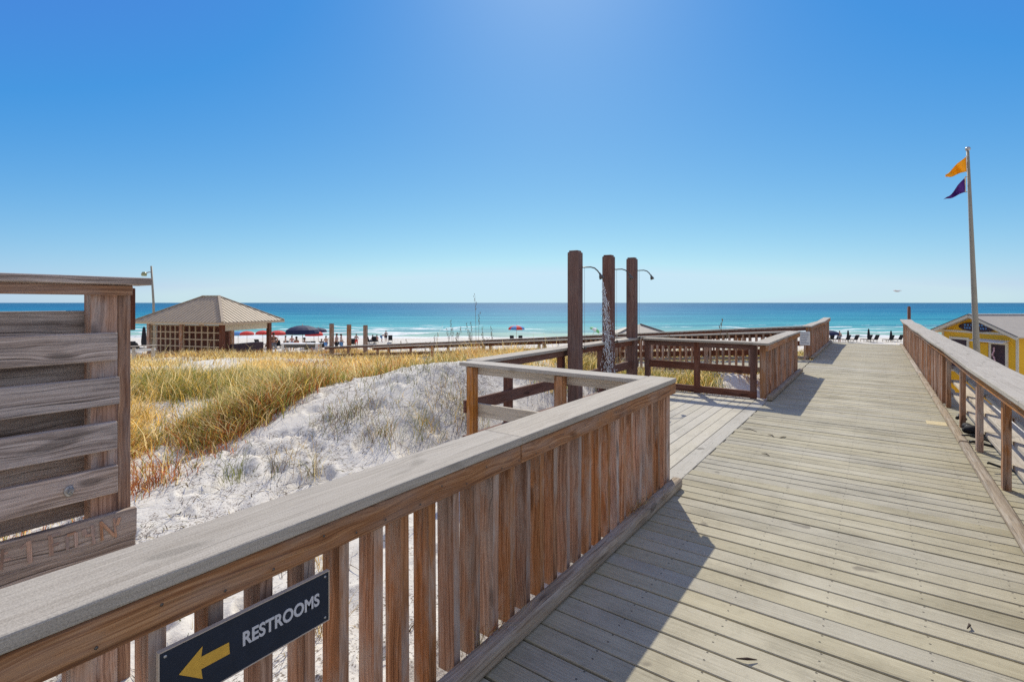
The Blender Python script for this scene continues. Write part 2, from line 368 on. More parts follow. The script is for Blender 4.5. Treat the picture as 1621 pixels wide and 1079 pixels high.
M['tin'] = plain('weathered_tin', (.44, .35, .24), .6, .0, vary=.2, scale=2.5)
M['tindark'] = plain('roof_edge_dark', (.11, .10, .09), .6, vary=.3, scale=12)
M['black'] = plain('black_fabric', (.016, .016, .02), .8, vary=.3)
M['navyfab'] = plain('navy_fabric', (.018, .024, .07), .75, vary=.3)
M['redfab'] = plain('red_fabric', (.62, .045, .035), .75, vary=.15)
M['greenfab'] = plain('green_fabric', (.18, .50, .20), .75, vary=.15)
M['bluefab'] = plain('blue_fabric', (.10, .26, .52), .75, vary=.15)
M['orange'] = plain('orange_flag_cloth', (.86, .36, .01), .7, vary=.1)
def cloth(name, col):
    m = plain(name, col, .7, vary=.15, scale=6); nt = m.node_tree; b = nt.nodes['Principled BSDF']
    tr = N(nt, 'ShaderNodeBsdfTranslucent'); tr.inputs['Color'].default_value = (*col, 1); mx = N(nt, 'ShaderNodeMixShader'); mx.inputs[0].default_value = .45
    L(nt, b.outputs[0], mx.inputs[1]); L(nt, tr.outputs[0], mx.inputs[2]); L(nt, mx.outputs[0], nt.nodes['Material Output'].inputs[0]); return m
M['orange'] = cloth('orange_flag_cloth', (.92, .50, .015))
M['purple'] = cloth('purple_flag_cloth', (.13, .035, .27)) if True else plain('purple_flag_cloth', (.075, .018, .16), .7, vary=.15)
M['skin'] = plain('skin', (.46, .26, .18), .6, vary=.1)
M['hair'] = plain('hair', (.05, .03, .02), .7)
M['graf'] = wood('pale_scraped_wood', (.24, .15, .11), (.52, .31, .20), (.70, .45, .31), grey=(.34, .25, .21), grey_amt=.9, vary=.3, crack=0)
M['lampglass'] = plain('lamp_glass', (.30, .32, .18), .25, vary=.2)
M['rubber'] = plain('black_rubber', (.012, .012, .013), .5)
M['gull'] = plain('gull_white', (.5, .5, .5), .7)
def water_mat():
    m, nt, b = newmat('water_drops')
    b.inputs['Base Color'].default_value = (.85, .88, .92, 1); b.inputs['Roughness'].default_value = .08
    b.inputs['Transmission Weight'].default_value = .55; b.inputs['IOR'].default_value = 1.33
    return m
M['drops'] = water_mat()

# ------------------------------------------------------------------ ground, sea
def grid_obj(name, P, nx, ny, mat, smooth=True, wrap=False):
    me = bpy.data.meshes.new(name)
    i = np.arange(nx-1)[:, None]*ny + np.arange(ny-1)[None, :]
    q = np.stack([i, i+ny, i+ny+1, i+1], -1).reshape(-1, 4)
    me.vertices.add(len(P)); me.vertices.foreach_set('co', P.astype(np.float32).ravel())
    me.loops.add(q.size); me.loops.foreach_set('vertex_index', q.ravel().astype(np.int32))
    me.polygons.add(len(q)); me.polygons.foreach_set('loop_start', np.arange(0, q.size, 4, dtype=np.int32)); me.polygons.foreach_set('loop_total', np.full(len(q), 4, np.int32))
    me.update(); me.validate()
    if smooth: me.polygons.foreach_set('use_smooth', np.ones(len(q), bool))
    me.materials.append(mat)
    o = bpy.data.objects.new(name, me); COL.objects.link(o); return o
ang = np.concatenate([np.linspace(-180, -62, 60, endpoint=False), np.linspace(-62, 62, 760), np.linspace(62, 180, 61)[1:]])
rad = np.concatenate([[.02], np.geomspace(.5, 160, 560), [400]])
A, Rr = np.meshgrid(np.radians(ang), rad, indexing='ij')
X = (Rr*np.sin(A)).ravel(); Y = (Rr*np.cos(A)).ravel(); Z = terrain(X, Y)
P = np.stack([X*C - Y*S, X*S + Y*C, Z], 1)
o = grid_obj('sand_ground', P[:, :], len(ang), len(rad), M['sand']); o['kind'] = 'structure'
# flip check: make normals face up
me = o.data
if me.polygons[len(me.polygons)//2].normal.z < 0: me.flip_normals()

SEA_Z = -4.5
gx = np.concatenate([-np.geomspace(30000, 130, 40), np.linspace(-120, 120, 241), np.geomspace(130, 30000, 40)])
gy = np.concatenate([np.linspace(-6, 60, 133), np.geomspace(61, 60000, 120)])
GX, GY = np.meshgrid(gx, gy, indexing='ij')
ws = sstep(70, 20, GY)*sstep(-6, 6, GY)
phase = GY*.085*2*math.pi + 2.4*2*math.pi*.35*vnoise(GX*.03, GY*.02, 21)
GZ = ws*(.16*np.sin(phase) + .25*vnoise(GX*.2, GY*.35, 22))
P = np.stack([GX.ravel(), GY.ravel(), GZ.ravel()], 1)
o = grid_obj('sea', P, len(gx), len(gy), M['sea']); o['kind'] = 'structure'
o.location = W(0, 85, SEA_Z); o.rotation_euler = (0, 0, YAW)
if o.data.polygons[100].normal.z < 0: o.data.flip_normals()

# ------------------------------------------------------------------ boardwalk decks
TL, TR = -1.40, 1.16
mb = MB(); s = -3.0; k = 0
while s < 23.6:
    g = random.choice((.008, .010, .011, .012, .015)); dz = random.uniform(-.0025, .0025)
    a = random.uniform(-.002, .002)
    mb.beam((TL+random.uniform(-.01, .01), s+.0725-a, -.019+dz), (TR+random.uniform(-.01, .01), s+.0725+a, -.019+dz+random.uniform(-.001, .001)), .145-g, .038)
    s += .145; k += 1
dk = mb.build('boardwalk_deck', M['deck'], None, .0035); dk['kind'] = 'structure'
mb = MB()                                           # joists and the fascia under the boards
for t in (-1.36, -.55, .28, 1.10): mb.beam((t, -3, -.15), (t, 23.55, -.15), .045, .215)
for s in np.arange(-2.5, 23.5, 2.6):
    for t in (-1.30, 1.04): mb.beam((t, s, -2.6), (t, s, -.045), .13, .13, (0, 1, 0))
o = mb.build('boardwalk_frame', M['dark'], None); o['kind'] = 'structure'
mb = MB(); t = -3.68
while t < -1.55:
    mb.beam((t+.07, 4.22, -.024+random.uniform(-.002, .002)), (t+.07, 9.02, -.024+random.uniform(-.002, .002)), .14-.005, .038)
    t += .14
mb.beam((-1.485, 4.26, -.0205), (-1.485, 9.0, -.0205), .155, .038)
o = mb.build('shower_platform_deck', M['pdeck'], None, .0035); o['kind'] = 'structure'
mb = MB()
for s in (4.3, 5.9, 7.5, 9.0): mb.beam((-3.66, s, -.14), (-1.44, s, -.14), .045, .19)
for t in (-3.6, -2.5):
    for s in (4.4, 6.6, 8.9): mb.beam((t, s, -2.2), (t, s, -.24), .12, .12, (0, 1, 0))
o = mb.build('shower_platform_frame', M['dark'], None); o['kind'] = 'structure'
mb = MB(); t = -1.42
RA = math.atan(.078)
while t > -24.5:                                      # side ramp going down to the left
    mb.beam((t-.07, 13.15, float(ramp_z(t-.07))-.023), (t-.07, 16.05, float(ramp_z(t-.07))-.023), .139, .038)
    t -= .145
o = mb.build('side_ramp_deck', M['deck'], None, 0); o['kind'] = 'structure'

# ------------------------------------------------------------------ railings
BAL = {}
def baluster_proto(h, mat):
    key = (round(h, 2), mat.name)
    if key not in BAL:
        m = MB(); m.beam((0, 0, 0), (0, 0, h), .038, .089, (0, 1, 0)); me = bpy.data.meshes.new('baluster'); m.bm.to_mesh(me); m.bm.free(); me.materials.append(mat); BAL[key] = me
    return BAL[key]
def railing(p0, p1, inner, label, group='wooden railings of the boardwalk', z=lambda d: 0.0, bal=None, kerb=True, posts=(), capw=.235, capz=.93,
            wob=.006, boards=2.4, mats=('cap', 'beam', 'brown', 'kerb'), cap_pts=None, mid=(), outer=(), apron=True, capoff=-.1175, capext=(0, 0), post_off=-.09, bottom=False, pmat='brown', joint=True, postw=.09, baloff=-.085, kerbz=.09, kerboff=.012):
    """a run of railing from p0 to p1 (plan), 'inner' = unit vector to the side one walks on"""
    p0 = Vector((*p0, 0)); p1 = Vector((*p1, 0)); d = (p1-p0); Ln = d.length; d.normalize(); n = Vector((*inner, 0))
    root = empty('wooden_railing', p0, 0, label, 'railing', group)
    P = lambda a, off, h: d*a + n*off + Vector((0, 0, h + z(a)))
    if cap_pts is None:
        k = max(1, round(Ln/boards)); xs = [Ln*i/k for i in range(k+1)]
        cap_pts = [(a, random.uniform(-wob, wob)) for a in xs]
    cap_pts = [(cap_pts[0][0]-capext[0], cap_pts[0][1])] + list(cap_pts[1:-1]) + [(cap_pts[-1][0]+capext[1], cap_pts[-1][1])]
    m = MB()
    for (a, da), (b, db) in zip(cap_pts[:-1], cap_pts[1:]):
        e = .0015 if joint else -.0004
        m.beam(P(a+e, capoff, capz-.019+da), P(b-e, capoff, capz-.019+db), capw, .038)
    m.build('cap', M[mats[0]], root, .005, 2)
    if apron:
        m = MB()
        for (a, da), (b, db) in zip(cap_pts[:-1], cap_pts[1:]):
            e = .003
            m.beam(P(max(a, .0)+e, -.024, capz-.040-.046+da), P(min(b, Ln)-e, -.024, capz-.040-.046+db), .037, .089)
        m.build('top_beam', M[mats[1]], root, .004, 1)
    for zz, hh in mid:
        m = MB(); m.beam(P(0, -.024, zz), P(Ln, -.024, zz), .037, hh); m.build('middle_rail', M[mats[1]], root, .004)
    for zz, hh in outer:
        m = MB(); k = max(1, round(Ln/2.6))
        for i in range(k):
            m.beam(P(Ln*i/k+.002, -.16, zz+random.uniform(-.008, .008)), P(Ln*(i+1)/k-.002, -.16, zz+random.uniform(-.008, .008)), .036, hh)
        m.build('horizontal_board', M['grey'], root, .004)
    if bottom:
        m = MB(); m.beam(P(0, -.024, .062), P(Ln, -.024, .062), .06, .115); m.build('bottom_beam', M[mats[1]], root, .004)
    if kerb:
        m = MB(); k = max(1, round(Ln/3.2))
        for i in range(k):
            m.beam(P(Ln*i/k+.002, kerboff, kerbz/2+.002+random.uniform(-.002, .006)), P(Ln*(i+1)/k-.002, kerboff, kerbz/2+.002+random.uniform(-.002, .006)), .088, kerbz)
        m.build('kerb', M[mats[3]], root, .026, 3)
    for a in posts:
        m = MB(); m.beam(P(a, post_off, -.9), P(a, post_off, capz-.042), postw, .09, d); m.build('post', M[pmat], root, .006, 2)
    if bal:
        a0, a1, pitch = bal
        me = baluster_proto(.855, M[mats[2]]); cnt = 0; a = a0
        base = math.atan2(d.y, d.x)
        while a < a1 and cnt < 110:
            if all(abs(a-q) > .07 for q in posts):
                b = bpy.data.objects.new('baluster', me); COL.objects.link(b); b.parent = root
                b.location = P(a+random.uniform(-.005, .005), baloff+random.uniform(-.006, .004), .03)
                b.rotation_euler = (random.uniform(-.006, .006), random.uniform(-.007, .007), base+random.uniform(-.05, .05)); cnt += 1
            a += pitch
    return root
# 1 near left run, along the boardwalk: inner face of the top beam at x = -1.38
near_rail = railing((-1.378, -2.6), (-1.378, 4.30), (1, 0), 'nearest railing with tight upright balusters and a dark restroom sign fixed to it',
        bal=(.103, 6.88, .135), posts=(6.82,), cap_pts=[(0, -.004), (4.58, .002), (6.90, .004)], joint=False, capoff=-.1175, capext=(0, 0.0))
m = MB()
for i in range(48): m.blob((.0035, .11+.135*i+random.uniform(-.02, .02)+.0, .845+random.choice((-.018, .016))), (.002, .0045, .0045), 1)
m.build('nail', M['dmetal'], near_rail)
# 2 short open run at right angles, near side of the shower platform (near left corner)
railing((-1.62, 4.2), (-3.66, 4.2), (0, 1), 'low open railing closing the near end of the shower platform', posts=(.80, 1.90), kerb=False, cap_pts=[(0, 0), (2.04, .004)],
        mats=('cap', 'grey', 'brown', 'kerb'), mid=((.42, .14),), capoff=-.03, capext=(-.0, .0), post_off=-.09, pmat='beam')
# 3 back run of the platform, behind the shower posts
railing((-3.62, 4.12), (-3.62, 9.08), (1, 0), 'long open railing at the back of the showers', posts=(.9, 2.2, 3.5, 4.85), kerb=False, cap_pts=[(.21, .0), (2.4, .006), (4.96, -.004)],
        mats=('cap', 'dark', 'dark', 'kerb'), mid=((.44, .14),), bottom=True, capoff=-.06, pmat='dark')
# 4 far run of the platform, its beams and posts in dark wood
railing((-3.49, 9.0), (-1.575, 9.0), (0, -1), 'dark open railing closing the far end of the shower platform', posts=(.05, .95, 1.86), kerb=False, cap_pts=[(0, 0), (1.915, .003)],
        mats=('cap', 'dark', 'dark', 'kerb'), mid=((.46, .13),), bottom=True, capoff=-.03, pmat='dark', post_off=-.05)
# 5 left run between the platform and the side ramp
railing((-1.378, 8.88), (-1.378, 13.12), (1, 0), 'short balustered railing between the shower platform and the side ramp', bal=(.06, 4.2, .115), posts=(4.1,), cap_pts=[(0, 0), (2.2, .008), (4.24, .0)])
# 6 left run beyond the ramp to the end
railing((-1.43, 16.1), (-1.43, 23.6), (1, 0), 'far balustered railing on the left with a white notice at its near end', bal=(.13, 7.45, .12), posts=(.06, 7.42), wob=.014,
        cap_pts=[(0, 0), (2.4, .01), (4.6, -.005), (6.3, .035), (7.5, .06)])
# 7 right run
right_rail = railing((.80, 23.6), (.80, -2.4), (-1, 0), 'long right hand railing, balustered at its far part and open with grey boards nearby', bal=(.08, 13.55, .135),
        posts=(13.62, 15.12, 16.38, 17.72, 19.05, 20.4, 21.8, 23.2), capw=.33, capoff=-.125, kerbz=.06, kerboff=.01, post_off=-.10, postw=.055,
        cap_pts=[(0, .03), (2.3, -.012), (4.7, .012), (7.1, -.014), (9.5, .012), (11.8, -.006), (14.2, .012), (16.6, -.006), (19.0, .008), (21.5, 0), (26, 0)], wob=.01)
for zz in (.19, .39, .59, .78):                        # 2x6 boards laid flat between the posts
    m = MB()
    for a, b in ((13.45, 16.38), (16.385, 19.05), (19.055, 21.8), (21.805, 26)):
        m.beam((.215, -a-.002, zz+random.uniform(-.006, .006)), (.215, -b+.002, zz+random.uniform(-.006, .006)), .145, .038)
    m.build('horizontal_board', M['grey'], right_rail, .004)
# 8, 9 the two sides of the ramp
rz = lambda d: -.078*max(0, d-.2)
railing((-1.62, 13.08), (-16.5, 13.08), (0, 1), 'sloping railing on the near side of the ramp going down to the left', bal=(.2, 5.6, .15), posts=tuple(np.arange(1.8, 14.8, 2.4)), mid=((.45, .14),), z=rz, mats=('cap', 'dark', 'brown', 'kerb'), capoff=-.06)
railing((-1.50, 16.13), (-24.5, 16.13), (0, -1), 'sloping railing on the far side of the ramp, seen over the grass', bal=(.3, 7.0, .15), posts=tuple(np.arange(1.8, 23, 2.4)), mid=((.45, .14),), z=rz, mats=('cap', 'dark', 'brown', 'kerb'), capoff=-.10)

# ------------------------------------------------------------------ restroom sign on the nearest railing
sg = empty('direction_sign', (-1.366, .461, .607), 0, 'dark navy sign with a yellow arrow reading RESTROOMS, fixed to the nearest railing', 'sign')
SL, SH = .449, .148
m = MB(); m.box(-.006, .006, 0, SL, 0, SH); m.build('panel', M['navy'], sg, .0015)
m = MB(); e = .0025
for a in ((0, SL, SH, SH+e), (0, SL, -e, 0)): m.box(-.006, .0075, a[0], a[1], a[2], a[3])
m.box(-.006, .0075, -e, 0, -e, SH+e); m.box(-.006, .0075, SL, SL+e, -e, SH+e)
m.build('pale_edge', M['signedge'], sg)
ar = [(.040, .076), (.093, .116), (.090, .091), (.156, .091), (.158, .060), (.090, .060), (.093, .034)]
m = MB(); m.prism([(.0062, y, z) for y, z in ar], (.0016, 0, 0)); m.build('arrow', M['gold'], sg, .0006)
def text_obj(txt, size, mat, parent, loc, rot, name='lettering', ext=.0008, off=.004, xs=1.0):
    cu = bpy.data.curves.new('txt', 'FONT'); cu.body = txt; cu.size = size; cu.extrude = ext; cu.offset = off*size; cu.space_character = 1.02
    t = bpy.data.objects.new('txt', cu); COL.objects.link(t); bpy.context.view_layer.update()
    me = bpy.data.meshes.new_from_object(t.evaluated_get(bpy.context.evaluated_depsgraph_get())); bpy.data.objects.remove(t)
    me.materials.clear(); me.materials.append(mat)
    o = bpy.data.objects.new(name, me); COL.objects.link(o); o.parent = parent; o.location = loc; o.rotation_euler = rot; o.scale = (xs, 1, 1); return o
t = text_obj('RESTROOMS', .050, M['silver'], sg, (.0072, .189, .062), (R(90), 0, R(90)), off=.030, xs=.86)
wmax = max(v.co.x for v in t.data.vertices); t.scale = (.228/wmax, 1, 1)
m = MB()
for y in (.012, SL-.012):
    for z in (.012, SH-.012): m.blob((.0065, y, z), (.002, .004, .004), 2)
m.build('screw', M['metal'], sg)

# white notice by the ramp
nb = empty('notice_board', (-1.70, 16.0, .28), 0, 'small white notice board with grey lines at the head of the side ramp', 'sign')
m = MB(); m.box(0, .25, -.01, .01, .12, .50); m.build('panel', M['white'], nb, .003)
m = MB()
for i in range(7): m.box(.025, .225-random.random()*.06, -.014, -.0102, .445-i*.046, .463-i*.046)
m.build('text_lines', plain('grey_print', (.36, .38, .42), .7), nb)
m = MB(); m.box(.10, .14, .012, .05, -.9, .48); m.build('post', M['brown'], nb)

# ------------------------------------------------------------------ louvred screen at the left
ZB = [1.4315-.07, 1.209-.07, .986-.07, .766-.07]
FX = -3.08                                             # front board faces
sc_ = empty('louvred_screen', (FX, .91, 0), 0, 'tall weathered screen of overlapping horizontal boards at the left edge', 'screen fence')
for i, z in enumerate(ZB):
    m = MB(); m.beam((-.018, -.042+random.uniform(-.006, .006), z), (-.018, -2.9, z+random.uniform(-.006, .006)), .036, .139); m.build('front_board', M['screen'], sc_, .005, 2)
m = MB(); m.beam((-.018, .035, .455), (-.018, -2.9, .49), .036, .142); fb = m.build('front_board', M['screen'], sc_, .005, 2); fb['label'] = 'lowest board with pale scraped strokes'
for i, z in enumerate((1.462, 1.245, 1.025, .805, .585, .36)):
    m = MB(); m.beam((-.165, -.13, z), (-.165, -2.9, z), .036, .155); m.build('back_board', M['screen'], sc_, .005, 2)
for (y0, y1, x0, x1) in ((-.145, -.035, -.146, -.038), (-.034, .022, -.15, -.045), (-1.75, -1.62, -.146, -.038)):
    m = MB(); m.box(x0, x1, y0, y1, -.8, 1.665); m.build('post', M['beam'] if y0 == -.034 else M['brown'], sc_, .006, 2)
m = MB(); m.beam((-.09, .10, 1.690), (-.09, -.70, 1.692), .20, .038); m.beam((-.09, -.704, 1.692), (-.09, -2.9, 1.70), .20, .038); m.build('cap', M['screen'], sc_, .006, 2)
m = MB(); m.beam((-.025, .02, 1.643), (-.025, -2.9, 1.650), .036, .05); m.build('top_beam', M['beam'], sc_, .004)
m = MB(); m.box(-.24, -.20, -.10, .09, 1.43, 1.66); m.build('end_plate', M['dark'], sc_, .004)
m = MB(); m.beam((-.018, .03, .345), (-.018, -2.9, .33), .036, .10); m.build('skirting_board', M['screen'], sc_, .005)
# scraped strokes on the lowest board (centre line drops slightly towards the camera side)
m = MB()
def stroke(a, za, b, zb, w=.014):
    zc = lambda y: .455 + .035*(-y)/2.9
    stroke.k += 1; q = .0004 + .00025*stroke.k
    m.beam((q, a, zc(a)+za), (q, b, zc(b)+zb), w, .0012, (1, 0, 0))
stroke.k = 0
for q in ((-.50, .02, -.44, .025), (-.51, -.005, -.43, -.005), (-.485, .045, -.487, -.035), (-.455, .045, -.46, -.045), (-.40, .025, -.375, .045), (-.373, .05, -.368, -.05),
          (-.30, .05, -.296, -.045), (-.296, .045, -.265, .045), (-.296, .0, -.27, .0), (-.242, .03, -.24, -.04), (-.242, .028, -.21, .03), (-.21, .03, -.207, -.04),
          (-.18, .035, -.175, -.0), (-.175, -.0, -.145, .0), (-.148, .045, -.142, -.05), (-.115, .05, -.11, -.045), (-.115, .045, -.06, -.04), (-.062, .05, -.055, -.05), (-.04, .045, -.05, .01)):
    stroke(*q, w=random.uniform(.009, .017))
gs = m.build('scraped_lettering', M['graf'], fb)
m = MB(); m.tube([(.002, -.235, ZB[3]-.01), (.03, -.235, ZB[3]-.012), (.034, -.235, ZB[3]+.03)], .008, 8); m.blob((.004, -.235, ZB[3]-.005), (.006, .02, .026), 2); m.build('hook', M['metal'], sc_)

# ------------------------------------------------------------------ showers
def shower(loc, H, label, arm_len, turn):
    root = empty('shower_post', loc, R(4), label, 'outdoor shower', 'outdoor shower posts')
    m = MB(); w = .17; m.beam((0, 0, -.02), (0, 0, H-.02), w, w, (0, 1, 0)); m.build('post', M['post'], root, .016, 3)
    m = MB(); m.prism([(-w/2*.8, -w/2*.8, H-.02), (w/2*.8, -w/2*.8, H-.02), (w/2*.8, w/2*.8, H-.02), (-w/2*.8, w/2*.8, H-.02)], (0, 0, .022)); m.build('post_cap', M['post'], root, .008, 2)
    ca, sa = math.cos(turn), math.sin(turn); za = H-.235
    A = lambda d, z: (ca*d, sa*d, z)
    pts = [A(.07, za), A(.13, za), A(arm_len*.62, za+.004), A(arm_len*.78, za-.012), A(arm_len*.9, za-.05), A(arm_len, za-.10)]
    m = MB(); m.tube(pts, .0095, 10); m.blob(A(.088, za), (.012, .024, .024)); m.build('shower_arm', M['dmetal'], root)
    hd = MB(); hd.tube([A(arm_len-.008, za-.08), A(arm_len+.002, za-.105), A(arm_len+.012, za-.13), A(arm_len+.026, za-.165)], [.012, .016, .030, .036], 14); hd.build('shower_head', M['dmetal'], root)
    m = MB(); m.tube([A(.135, za), A(.137, .95)], .0022, 5); m.build('pull_chain', M['metal'], root)
    m = MB(); m.tube([A(.09, .93), A(.14, .93)], .014, 8); m.blob(A(.145, .93), (.02, .02, .028)); m.build('valve', M['dmetal'], root)
    return root
SP = [(910.5, 7.15, 397), (963.5, 8.35, 404), (1000.5, 9.30, 408)]
labs = ['tall brown shower post nearest the camera, its head running', 'middle brown shower post behind the falling water', 'farthest brown shower post at the corner of the platform']
SH_ = []
for (px, Yc, py), lb in zip(SP, labs):
    Xc = (px-810.5)/790*Yc; p = W(Xc, Yc); H = EYE + (479-py)/790*Yc
    SH_.append((shower(p, H, lb, .36, YAW + R(-4)-R(4) + R(6)), p, H))
# water from the first head: separate strings of drops, falling under gravity
r0, p, H = SH_[0]
hd = p + Matrix.Rotation(YAW+R(2), 3, 'Z') @ Vector((.39, 0, H-.41))
dirx = Matrix.Rotation(YAW+R(2), 3, 'Z') @ Vector((1, 0, 0)); diry = Vector((-dirx.y, dirx.x, 0))
m = MB()
for i in range(1100):
    vx = random.gauss(.24, .13); vy = random.gauss(.0, .12); v0 = 1.1
    T = random.random()**.8*.58; 
    def at(t): return hd + dirx*(vx*t) + diry*(vy*t) + Vector((0, 0, -v0*t-4.9*t*t))
    a = at(T); bb = at(T+random.uniform(.004, .012))
    if bb.z < .05: continue
    m.tube([a, a*.5+bb*.5, bb], [.0010, .0030, .0010], 5)
w = m.build('falling_shower_water', M['drops']); tag(w, 'spray of water drops falling from the nearest shower head', 'water', None, 'stuff')

# ------------------------------------------------------------------ odds and ends on the right edge of the deck
for i, (s, ln, lb) in enumerate(((7.62, .30, 'thin black pipe over the right kerb just before the dark bundle'), (7.30, .42, 'thicker black pipe end crossing the right kerb, nearer than its twin'), (6.42, .22, 'short black pipe lying behind the right kerb by the second open post'))):
    m = MB(); m.tube([(.80+.03*i, s, .072), (.86, s+.01, .078), (.90+ln*.5, s+.03, .03), (.85+ln, s+.05, .015)], .011+.004*(i == 1), 8)
    tag(m.build('black_pipe', M['rubber']), lb, 'pipe', 'black pipes on the right edge of the deck')
bd = MB()
for i in range(9):
    bd.blob((1.0+random.uniform(-.09, .09), 8.05+random.uniform(-.22, .2), .03+random.uniform(0, .05)), (random.uniform(.03, .08), random.uniform(.05, .1), random.uniform(.02, .05)), 2)
b_ = bd.build('cloth_bundle', M['black']); tag(b_, 'dark bundle of cloth with pale patches behind the right hand railing post', 'bundle')
bd = MB()
for i in range(4): bd.blob((.95+random.uniform(-.06, .06), 7.98+i*.07, .085), (.02, .03, .018), 2)
bd.build('pale_patch', M['white'], b_)
m = MB(); m.tube([(.86, 8.62, .085), (.90, 8.70, .10), (.96, 8.74, .06)], [.02, .035, .02], 8); tag(m.build('dark_shoe', M['rubber']), 'small dark shoe like lump on the right kerb', 'shoe')

# ------------------------------------------------------------------ kiosk with hipped tin roof (left)
KX, KY, KTH = -20.75, 34.4, -.30
KZE, KZR, KZF = .36, 2.02, -2.15
kc = W(KX, KY)
kk = empty('beach_kiosk', (kc.x, kc.y, 0), YAW+KTH, 'beach kiosk with a pale ribbed hip roof and lattice walls, left beyond the grass', 'kiosk')
ka, kb, rl = 3.85, 2.6, .72
E_ = [(-ka, -kb, KZE), (ka, -kb, KZE), (ka, kb, KZE), (-ka, kb, KZE)]; Rg = [(-rl, 0, KZR), (rl, 0, KZR)]
m = MB()
top = E_ + Rg; low = [(x, y, z-.07) for x, y, z in top]
m.poly(top+low, [(0, 1, 5, 4), (1, 2, 5), (2, 3, 4, 5), (3, 0, 4), (0, 6, 7, 1), (1, 7, 8, 2), (2, 8, 9, 3), (3, 9, 6, 0), (6, 10, 11, 7), (7, 11, 8), (8, 11, 10, 9), (9, 10, 6)])
kroof = m.build('roof', M['tin'], kk)
m = MB()
def face_ribs(a, b, ta, tb, n):
    a, b, ta, tb = map(Vector, (a, b, ta, tb))
    nrm = (b-a).cross(ta-a).normalized(); nrm = nrm if nrm.z > 0 else -nrm
    e = (b-a); Lx = e.length; e.normalize()
    sl = ((ta+tb)/2-(a+b)/2); sl = (sl - e*sl.dot(e)); Hs = sl.length; sl.normalize()
    xa = (ta-a).dot(e); xb = (tb-a).dot(e)
    for i in range(1, n):
        x = Lx*i/n
        h = Hs if xa <= x <= xb else (Hs*x/xa if x < xa else Hs*(Lx-x)/(Lx-xb))
        if h > .1: m.beam(a+e*x+nrm*.012, a+e*x+sl*(h-.03)+nrm*.012, .055, .035, nrm)
face_ribs(E_[0], E_[1], Rg[0], Rg[1], 26); face_ribs(E_[1], E_[2], Rg[1], Rg[1], 18); face_ribs(E_[3], E_[0], Rg[0], Rg[0], 18); face_ribs(E_[2], E_[3], Rg[1], Rg[0], 26)
m.build('roof_rib', M['tin'], kroof)
m = MB()
for a, b in ((E_[0], Rg[0]), (E_[1], Rg[1]), (E_[2], Rg[1]), (E_[3], Rg[0]), (Rg[0], Rg[1])):
    m.beam(Vector(a)+Vector((0, 0, .035)), Vector(b)+Vector((0, 0, .035)), .16, .05)
m.build('ridge_capping', M['tin'], kroof)
m = MB()
for i in range(4):
    a, b = Vector(E_[i]), Vector(E_[(i+1) % 4]); m.beam(a+Vector((0, 0, -.10)), b+Vector((0, 0, -.10)), .05, .12)
m.build('fascia', M['lattice'], kk)
wx, wy = ka-.75, kb-.65
for x in (-wx, -.25, wx):
    for y in (-wy, wy):
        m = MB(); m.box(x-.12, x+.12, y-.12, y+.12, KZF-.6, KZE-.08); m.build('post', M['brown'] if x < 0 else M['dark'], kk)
def lattice(x0, x1, y, z0, z1, nx, nz):
    m = MB()
    for i in range(nx+1):
        x = x0+(x1-x0)*i/nx; m.box(x-.035, x+.035, y-.03, y+.03, z0, z1)
    for j in range(nz+1):
        z = z0+(z1-z0)*j/nz; m.box(x0, x1, y-.037, y+.037, z-.035, z+.035)
    m.build('lattice_wall', M['lattice'], kk)
lattice(-wx+.14, -.39, -wy, KZF, KZE-.25, 6, 5); lattice(-.11, wx-.14, -wy, KZF, KZE-.25, 6, 5)
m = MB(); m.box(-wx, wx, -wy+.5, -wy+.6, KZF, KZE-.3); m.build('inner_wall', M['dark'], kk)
m = MB(); m.box(wx-.03, wx+.03, -wy+.2, wy-.2, KZE-.58, KZE-.12); m.build('side_panel', M['trim'], kk)
m = MB(); m.box(wx-.5, wx, -wy+.7, wy-.5, KZF, KZF+1.0); m.build('counter', M['doorbrown'], kk)
m = MB(); m.box(-wx-.2, wx+.2, -wy-.2, wy+.2, KZF-.5, KZF-.02); m.build('floor_slab', M['kerb'], kk)

# ------------------------------------------------------------------ yellow beach hut (right); its gable wall runs in depth
hx, hy = 23.3, 25.0
hc = W(hx, hy)
hut = empty('beach_hut', (hc.x, hc.y, 0), YAW, 'bright yellow beach hut with cream trim and a dark oval sign, right of the boardwalk', 'hut')
# local frame: +x to the right of the camera heading, y ahead. The gable wall lies in the plane x = 0
az, ez, hb, hl = .99, .02, 2.42, 6.0
we = 2.05; pitch_ = (az-ez)/hb
def rz_(y): return az - abs(y)*pitch_
fl = -4.6
m = MB(); m.prism([(0.02, -we, fl), (.02, we, fl), (.02, we, rz_(we)-.06), (.02, 0, az-.06), (.02, -we, rz_(we)-.06)], (hl-.2, 0, 0)); m.build('wall', M['yellow'], hut)
for sgn in (-1, 1):
    m = MB(); m.prism([(-.42, 0, az), (-.42, sgn*hb, ez), (-.42, sgn*hb, ez-.06), (-.42, 0, az-.06)], (hl+.6, 0, 0)); m.build('roof', M['tan'], hut)
    m = MB(); m.beam((-.44, sgn*.02, az-.075), (-.44, sgn*hb, ez-.075), .03, .15, (0, 0, 1)); m.build('rake_board', M['trim'], hut)
    m = MB(); m.beam((-.45, sgn*.02, az+.012), (-.45, sgn*(hb+.02), ez+.012), .06, .025, (0, 0, 1)); m.build('roof_edge', M['tindark'], hut)
m = MB(); m.box(-.42, hl+.2, -.06, .06, az+.005, az+.045); m.build('ridge_capping', M['white'], hut)
m = MB(); m.box(-.02, .018, -we-.02, we+.02, ez+.02, ez+.13); m.build('frieze_board', M['trim'], hut)
